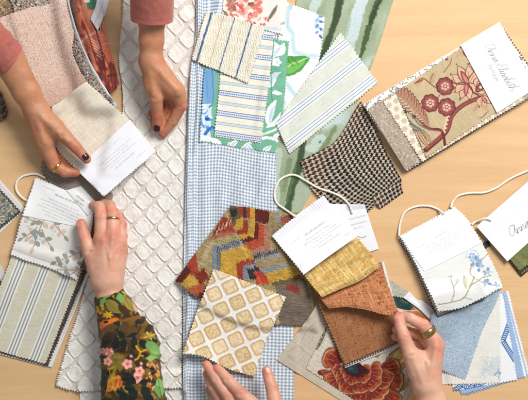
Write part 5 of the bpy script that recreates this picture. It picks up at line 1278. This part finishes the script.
# ---- 3: hand with floral sleeve
h3, J3 = hand('arm in dark floral sleeve from bottom edge holding the leaf page, thin brass ring', (70,190,0), (175,450,62),
    fore=[(118,330,22,12.5), (111,302,22,13.4), (107.5,282,21,12.6)],
    palm=[((105,280,21,11.5), (102,240,22,8.6)), ((107,280,21,11.8), (112,236,22.5,8.8)), ((111,280,20,11), (119,243,19,7.6)), ((113,280,18,9.5), (120.5,252,15,6.8)), ((102,282,21,10.5), (93,254,20,7.6)), ((104,262,20.5,10), (97,252,20,7.2))],
    fingers=[[(102.5,238,22,8.0), (101.5,217,19,6.6), (99.5,207,13,5.8), (93.5,205.5,8.0,4.6)],
             [(112.5,234,22.5,8.0), (112.5,215,19,6.4), (110,206,13,5.6), (104,203.5,8,4.5)], [(119.5,241,18.5,7.2), (121,224,13,5.6), (116.5,214,8,5), (110,211,6,4.3)], [(121,251,14,6.3), (122.5,236,8.5,5), (118,227,6,4.4), (113,224,5,3.8)]],
    thumb=[(97,268,20,8.8), (89.5,252,20.5,7.0), (84.5,237,19,6.0), (81.2,223.5,15.5,4.9)], tone=PINK, red=PINKR,
    extra=[((106,275,30.6,1.6), (103,241,29.2,1.9)), ((109,275,31.2,1.6), (112.5,238,30.2,1.9)), ((112,275,30.0,1.6), (119,247,25.4,1.9)), ((112,270,31,1.0), (110,258,31.6,1.1)), ((110,258,31.6,1.1), (107,247,30.6,1.0)), ((110,258,31.6,1.1), (116,248,28.6,0.9))], knk=[(102.5,238,28), (112.5,234,29), (119.5,242,24), (121,251,19)])
nail(h3, J3((81.6,224.6,16.2)), J3((84.5,237,19)), 4.9, M_NAIL, L=3.0, w=2.8, up=(-0.9, 0, 0.55))
ring('ring', J3((112.5,219,19.7)), J3((112.5,234,22.5))-J3((112.5,215,19)), 6.7, 0.62, M_BRASS, h3)
def p_floral(c):
    BRN, OL, DKG, GRN, PK, OR, YL, DB = (84, 56, 20), (126, 112, 48), (28, 34, 30), (106, 152, 84), (240, 178, 166), (224, 112, 40), (206, 156, 34), (60, 42, 24)
    c.fill((72, 48, 18)); n = fbm(c.X*0.05, c.Y*0.05, 3, 3); c.mix(sstep(0.5, 0.62, n)*0.8, (122, 84, 26)); c.xy()
    rr = random.Random(12)
    for k in range(300):
        x, y, a, L_ = rr.uniform(94, 166), rr.uniform(288, 440), rr.uniform(0, 6.28), rr.uniform(6, 13)
        c.leaf((x, y), (x+L_*math.cos(a), y+L_*math.sin(a)), L_*rr.uniform(0.3, 0.55), rr.choice([(40, 34, 22), (52, 40, 20), DKG, (64, 42, 20), (122, 104, 42), DKG, (58, 40, 22), (140, 96, 32), (96, 90, 40), (44, 46, 32), (150, 128, 52), DKG]), bend=rr.uniform(-1.5, 1.5), vein=(70, 54, 24) if k % 3 == 0 else None)
    # cuff
    for (x, y, r_) in ((98,296,3),(103,294,3.4),(106,296,3),(111,292,3),(103,301,3.2),(102,305,2.6),(117,291,2.4),(120,296,3),(122,300,3.4),(118,298,2.4)): c.ell(x, y, r_, r_*0.8, GRN, x)
    c.line([(108,301),(118,308),(128,315)], 1, (90, 76, 26)); c.leaf((106,300),(122,313),11, OL, bend=1, vein=(96, 80, 28)); c.leaf((124,298),(134,312),8, (146, 126, 52), vein=(96, 80, 28)); c.leaf((118,305),(130,316),7, DB)
    for k in range(6): c.ell(99+random.Random(k).uniform(-2, 4), 306+k*1.4, 1.8, 1.2, YL, k)
    for k in range(7): a = k*0.9; c.leaf((108,315), (108+6*math.cos(a), 315+4*math.sin(a)), 2.0, YL)
    for k in range(5): a = k*0.5-2.2; c.leaf((125,294), (125+7*math.cos(a), 296+6*math.sin(a)), 1.6, YL)
    c.poly([(100,322),(106,320),(116,318),(118,320),(110,324),(101,329)], OR, smooth=3); c.ell(106, 322, 2.5, 1.4, DKG, -0.2); c.poly([(132,300),(136,302),(137,312),(134,310)], PK, 0.8, smooth=3)
    c.poly([(118,320),(140,315),(141,319),(120,322)], (120, 76, 24))
    # main sleeve
    c.leaf((112,330),(104,350),12, DB); c.leaf((122,324),(128,344),13, (78, 58, 32)); c.leaf((128,326),(140,340),12, (86, 64, 30)); c.leaf((104,330),(118,326),8, (84, 62, 30))
    c.line([(104,342),(120,338),(136,334),(141,324)], 1.0, DKG)
    for (p, q, w_) in (((124,338),(118,331),6),((128,337),(138,333),5),((118,339),(112,352),7),((124,338),(124,352),6.5),((134,336),(134,350),7),((139,340),(148,349),8),((112,341),(103,345),5)): c.leaf(p, q, w_, DKG)
    for k in range(8): a = k*0.8+0.3; c.leaf((149,336), (149+7*math.cos(a), 336+5*math.sin(a)), 2.4, (196, 160, 60) if k % 2 else OL)
    c.ell(151, 346, 6, 5, GRN, 0.4); c.ell(155, 352, 5, 7, (120, 166, 92)); c.ell(148, 362, 4, 5, (96, 142, 80)); c.leaf((146,362),(158,352),6, (140, 176, 96))
    c.leaf((118,352),(114,372),10, OL, vein=(96, 80, 28)); c.leaf((122,354),(120,372),8, (128, 108, 40)); c.ell(131, 358, 5, 4, DB); c.ell(144, 364, 6, 5, DB); c.ell(128, 366, 4, 3, (74, 54, 28))
    for q in ([(136,346),(140,352),(138,358),(135,360)], [(140,352),(146,350)], [(139,355),(143,356)], [(138,350),(136,346)]): c.line(q, 1.6, YL)
    def sak(x, y, r_): c.flower(x, y, r_, 5, PK, (226, 118, 66), (206, 120, 112), x, 0.32); [c.line([(x, y), (x+r_*0.5*math.cos(a), y+r_*0.5*math.sin(a))], 0.35, (200, 80, 50), smooth=0) for a in (0.3, 1.6, 2.9, 4.1, 5.4)]
    sak(109.5, 352, 4.6); sak(108, 361.5, 4.4); sak(103, 351, 3.4); sak(127.5, 364, 5.2); sak(139.5, 371, 4.8); sak(137.5, 378, 5.4); c.ell(131.3, 356.2, 1.5, 1.4, (220, 160, 172)); c.ell(141.2, 363.6, 1.6, 1.5, (220, 160, 172))
    c.poly([(110,380),(118,375),(121,378),(122,386),(115,389),(108,392),(107,384)], OR, smooth=3); 
    for k in range(5): c.line([(110+k*2.4, 390-k), (113+k*2, 377+k*.6)], 0.9, (250, 158, 92) if k % 2 else (190, 78, 28))
    for k in range(14): r_ = random.Random(k); c.leaf((108+r_.uniform(-4, 8), 368+r_.uniform(-2, 26)), (112+r_.uniform(-4, 8), 366+r_.uniform(-2, 26)), 1.8, YL, 0.9)
    for k in range(22): r_ = random.Random(k+90); x, y = 150+r_.uniform(-4, 8), 362+r_.uniform(-4, 26); c.leaf((x, y), (x+r_.uniform(-3, 3), y+r_.uniform(3, 6)), 2.0, r_.choice([(216, 132, 56), (206, 156, 60), (176, 108, 40), (226, 160, 110)]))
    for (p, q, w_) in (((136,384),(122,372),9),((126,392),(120,402),8),((140,384),(148,380),7),((132,386),(124,388),9),((134,388),(132,402),10),((142,386),(150,400),10),((144,392),(154,406),9),((122,380),(130,376),6),((103,372),(106,392),6),((112,402),(104,414),10),((128,404),(122,420),10)): c.leaf(p, q, w_, DKG)
    c.line([(150,378),(138,384),(124,396),(112,402)], 1.0, DKG); c.leaf((158,378),(162,396),8, (130, 176, 96)); c.leaf((155,384),(160,398),5, GRN); c.line([(158,380),(161,396)], 0.5, (60, 90, 50))
    for k in range(10): r_ = random.Random(k+40); c.leaf((110+r_.uniform(-6, 40), 400+r_.uniform(0, 30)), (114+r_.uniform(-6, 40), 404+r_.uniform(0, 30)), 5, r_.choice([DKG, OL, GRN, OR]))
cuffo = sleeve('sleeve_cuff', [(108.5,293.5,23,14.4,14.0), (111,301,22.5,16,15), (115.5,311,22.5,18.8,17), (119,322,22.5,21,18.5), (121,330,22,21.5,18)], p_floral, M_FINE, h3, n=240, m=70, wr=0.9, seed=11)
sleeve('sleeve', [(119.5,323,23,21.0,18.8), (121,327,23.5,22.6,20.5), (125,335,24,25.0,21.5), (129,345,24,27.6,21.5), (130.5,358,24,28.6,21.5), (131.5,375,24,29,21.5), (132.5,392,24,30.2,22), (135,420,25,32,23), (137,445,26,33,24)], p_floral, M_FINE, h3, n=280, m=170, wr=2.1, seed=5)

# ---- 4: hand with the brass ring, lower right
h4, J4 = hand('bare forearm and hand with wide brass ring lifting the terracotta page', (375,295,0), (475,450,60),
    fore=[(440,445,26,17), (432,402,25,13.6), (427,386,24,13.0)],
    palm=[((427,386,24,12), (435,349,25,8.4)), ((428,386,22,11.5), (434,356,18,8.0)), ((430,384,20,10), (433,366,12,7.2)), ((424,384,25,11.0), (412.5,356,26,8.0)), ((426,372,24,10), (420,358,25,7.4))],
    fingers=[[(436,344.5,25,8.4), (423.5,325.5,26.5,6.2), (410,318,24,5.0), (399.5,313.5,19.5,4.1)],
             [(436,352,18,8.0), (422,336,16,5.8), (407,331.5,14,4.9), (396,329.5,12.6,4.2)], [(435,360,14,7.4), (421,346,11,5.4), (406,339,10,4.7), (395,336.8,9.4,4.0)], [(433,367,10,6.6), (421,355,7.5,4.8), (410,347,6.8,4.2), (401,343,6.4,3.7)]],
    thumb=[(417,372,26,9.0), (410.5,354,27,7.6), (404,336.5,26.5,6.2), (398,319.5,23.5,5.0)], tone=(222, 172, 146), red=(218, 136, 114), extra=[((428,384,34.0,2.0), (436,348,32.4,2.6)), ((423,384,34.2,1.8), (413,358,33.2,2.4)), ((431,380,33,1.3), (427,362,33.4,1.3)), ((436,345,31,3.6), (437,347,30.5,3.6))], knk=[(436,344,32), (436,352,26)],
    cuts=[((413,341,26,1.4), (420,343,24,1.4))])
nail(h4, J4((399.8,313.7,19.8)), J4((410,318,24)), 4.15, M_NAIL, L=2.8, w=2.5, up=(0.1, -0.9, 0.6))
nail(h4, J4((396.4,329.6,12.7)), J4((407,331.5,14)), 4.2, M_NAIL, L=2.4, w=2.3, up=(0, -0.5, 0.9))
ring('ring', J4((428,332,26.2)), J4((436,344.5,25))-J4((423.5,325.5,26.5)), 7.2, 1.5, M_BRASS, h4, widen=1.7)

# ---- 5: fingers at the bottom under the gold swatch
h5, J5 = hand('bare fingers and thumb rising from bottom edge below the gold square swatch', (190,345,0), (330,470,70),
    fore=[(300,462,36,16), (272,440,35,13.5)],
    palm=[((272,440,35,12.5), (258,411,36,9.0)), ((270,440,32,12), (248,419,32,8.6)), ((268,440,28,11), (242,428,26,8)), ((276,440,35,11.5), (277,414,35,8.6))],
    fingers=[[(258,410,36,8.4), (241,394,36,6.4), (228,380,31,5.6), (217.5,368.5,26,4.6)],
             [(247,418,32,8.2), (229,397,31,6.3), (216.5,379,27,5.5), (206.5,365,22.5,4.5)], [(242,427,26,7.8), (224,405,24,6), (213,387,20.5,5.2), (207,374,17.5,4.3)], [(244,436,20,7), (228,419,17,5.4), (216,402,14,4.8), (209,390,12.5,4)]],
    thumb=[(281,425,35,9.0), (276,406,35,7.4), (271.5,387,32,6.0), (266.8,371,28,4.9)], tone=(220, 166, 140), red=(216, 132, 108))
nail(h5, J5((266.9,371.2,28.2)), J5((271.5,387,32)), 4.9, M_NAIL, L=3.0, w=2.8, up=(0.3, 0, 1))
nail(h5, J5((207.6,366.3,22.9)), J5((216.5,379,27)), 4.5, M_NAIL, L=2.6, w=2.5, up=(-0.95, 0.5, 0.35))

# ================================================================= camera and light
cam = bpy.data.cameras.new('camera'); co = bpy.data.objects.new('camera', cam); COL.objects.link(co)
co.location = (0, 0, HC*S); co.rotation_euler = (0, 0, 0)
cam.sensor_width = 36; cam.lens = 36*HC/528.0
cam.clip_start = 0.05; cam.clip_end = 60
cam.dof.use_dof = True; cam.dof.focus_distance = HC*S-0.008; cam.dof.aperture_fstop = 2.2
scene.camera = co
w = bpy.data.worlds.new('World'); scene.world = w; w.use_nodes = True
bg = w.node_tree.nodes['Background']; bg.inputs[0].default_value = (0.93, 0.96, 1.0, 1); bg.inputs[1].default_value = WORLD_STR if 'WORLD_STR' in globals() else 0.34
def area(name, loc, target, size, power, col):
    l = bpy.data.lights.new(name, 'AREA'); l.shape = 'RECTANGLE'; l.size = size[0]; l.size_y = size[1]; l.energy = power; l.color = col
    o = bpy.data.objects.new(name, l); COL.objects.link(o); o.location = loc
    d = Vector(target)-Vector(loc); o.rotation_euler = d.to_track_quat('-Z', 'Y').to_euler()
    return o
area('window_light', (1.15, 1.55, 2.1), (0.05, 0.0, 0), (1.2, 1.2), 104, (1.0, 0.98, 0.955))
vs = scene.view_settings; vs.view_transform = 'Standard'; vs.look = 'None'; vs.exposure = 0.0; vs.gamma = 1.0; vs.use_curve_mapping = False
scene.render.engine = 'CYCLES'
for o_ in scene.objects:
    if o_.parent is None and o_.get('category'):
        gname = {'swatch book': 'sample books spread on the table', 'fabric swatch': 'loose fabric swatches on the table', 'person': 'arms reaching over the table', 'fabric': 'long fabric lengths under the swatches'}.get(o_['category'])
        if gname: o_['group'] = gname
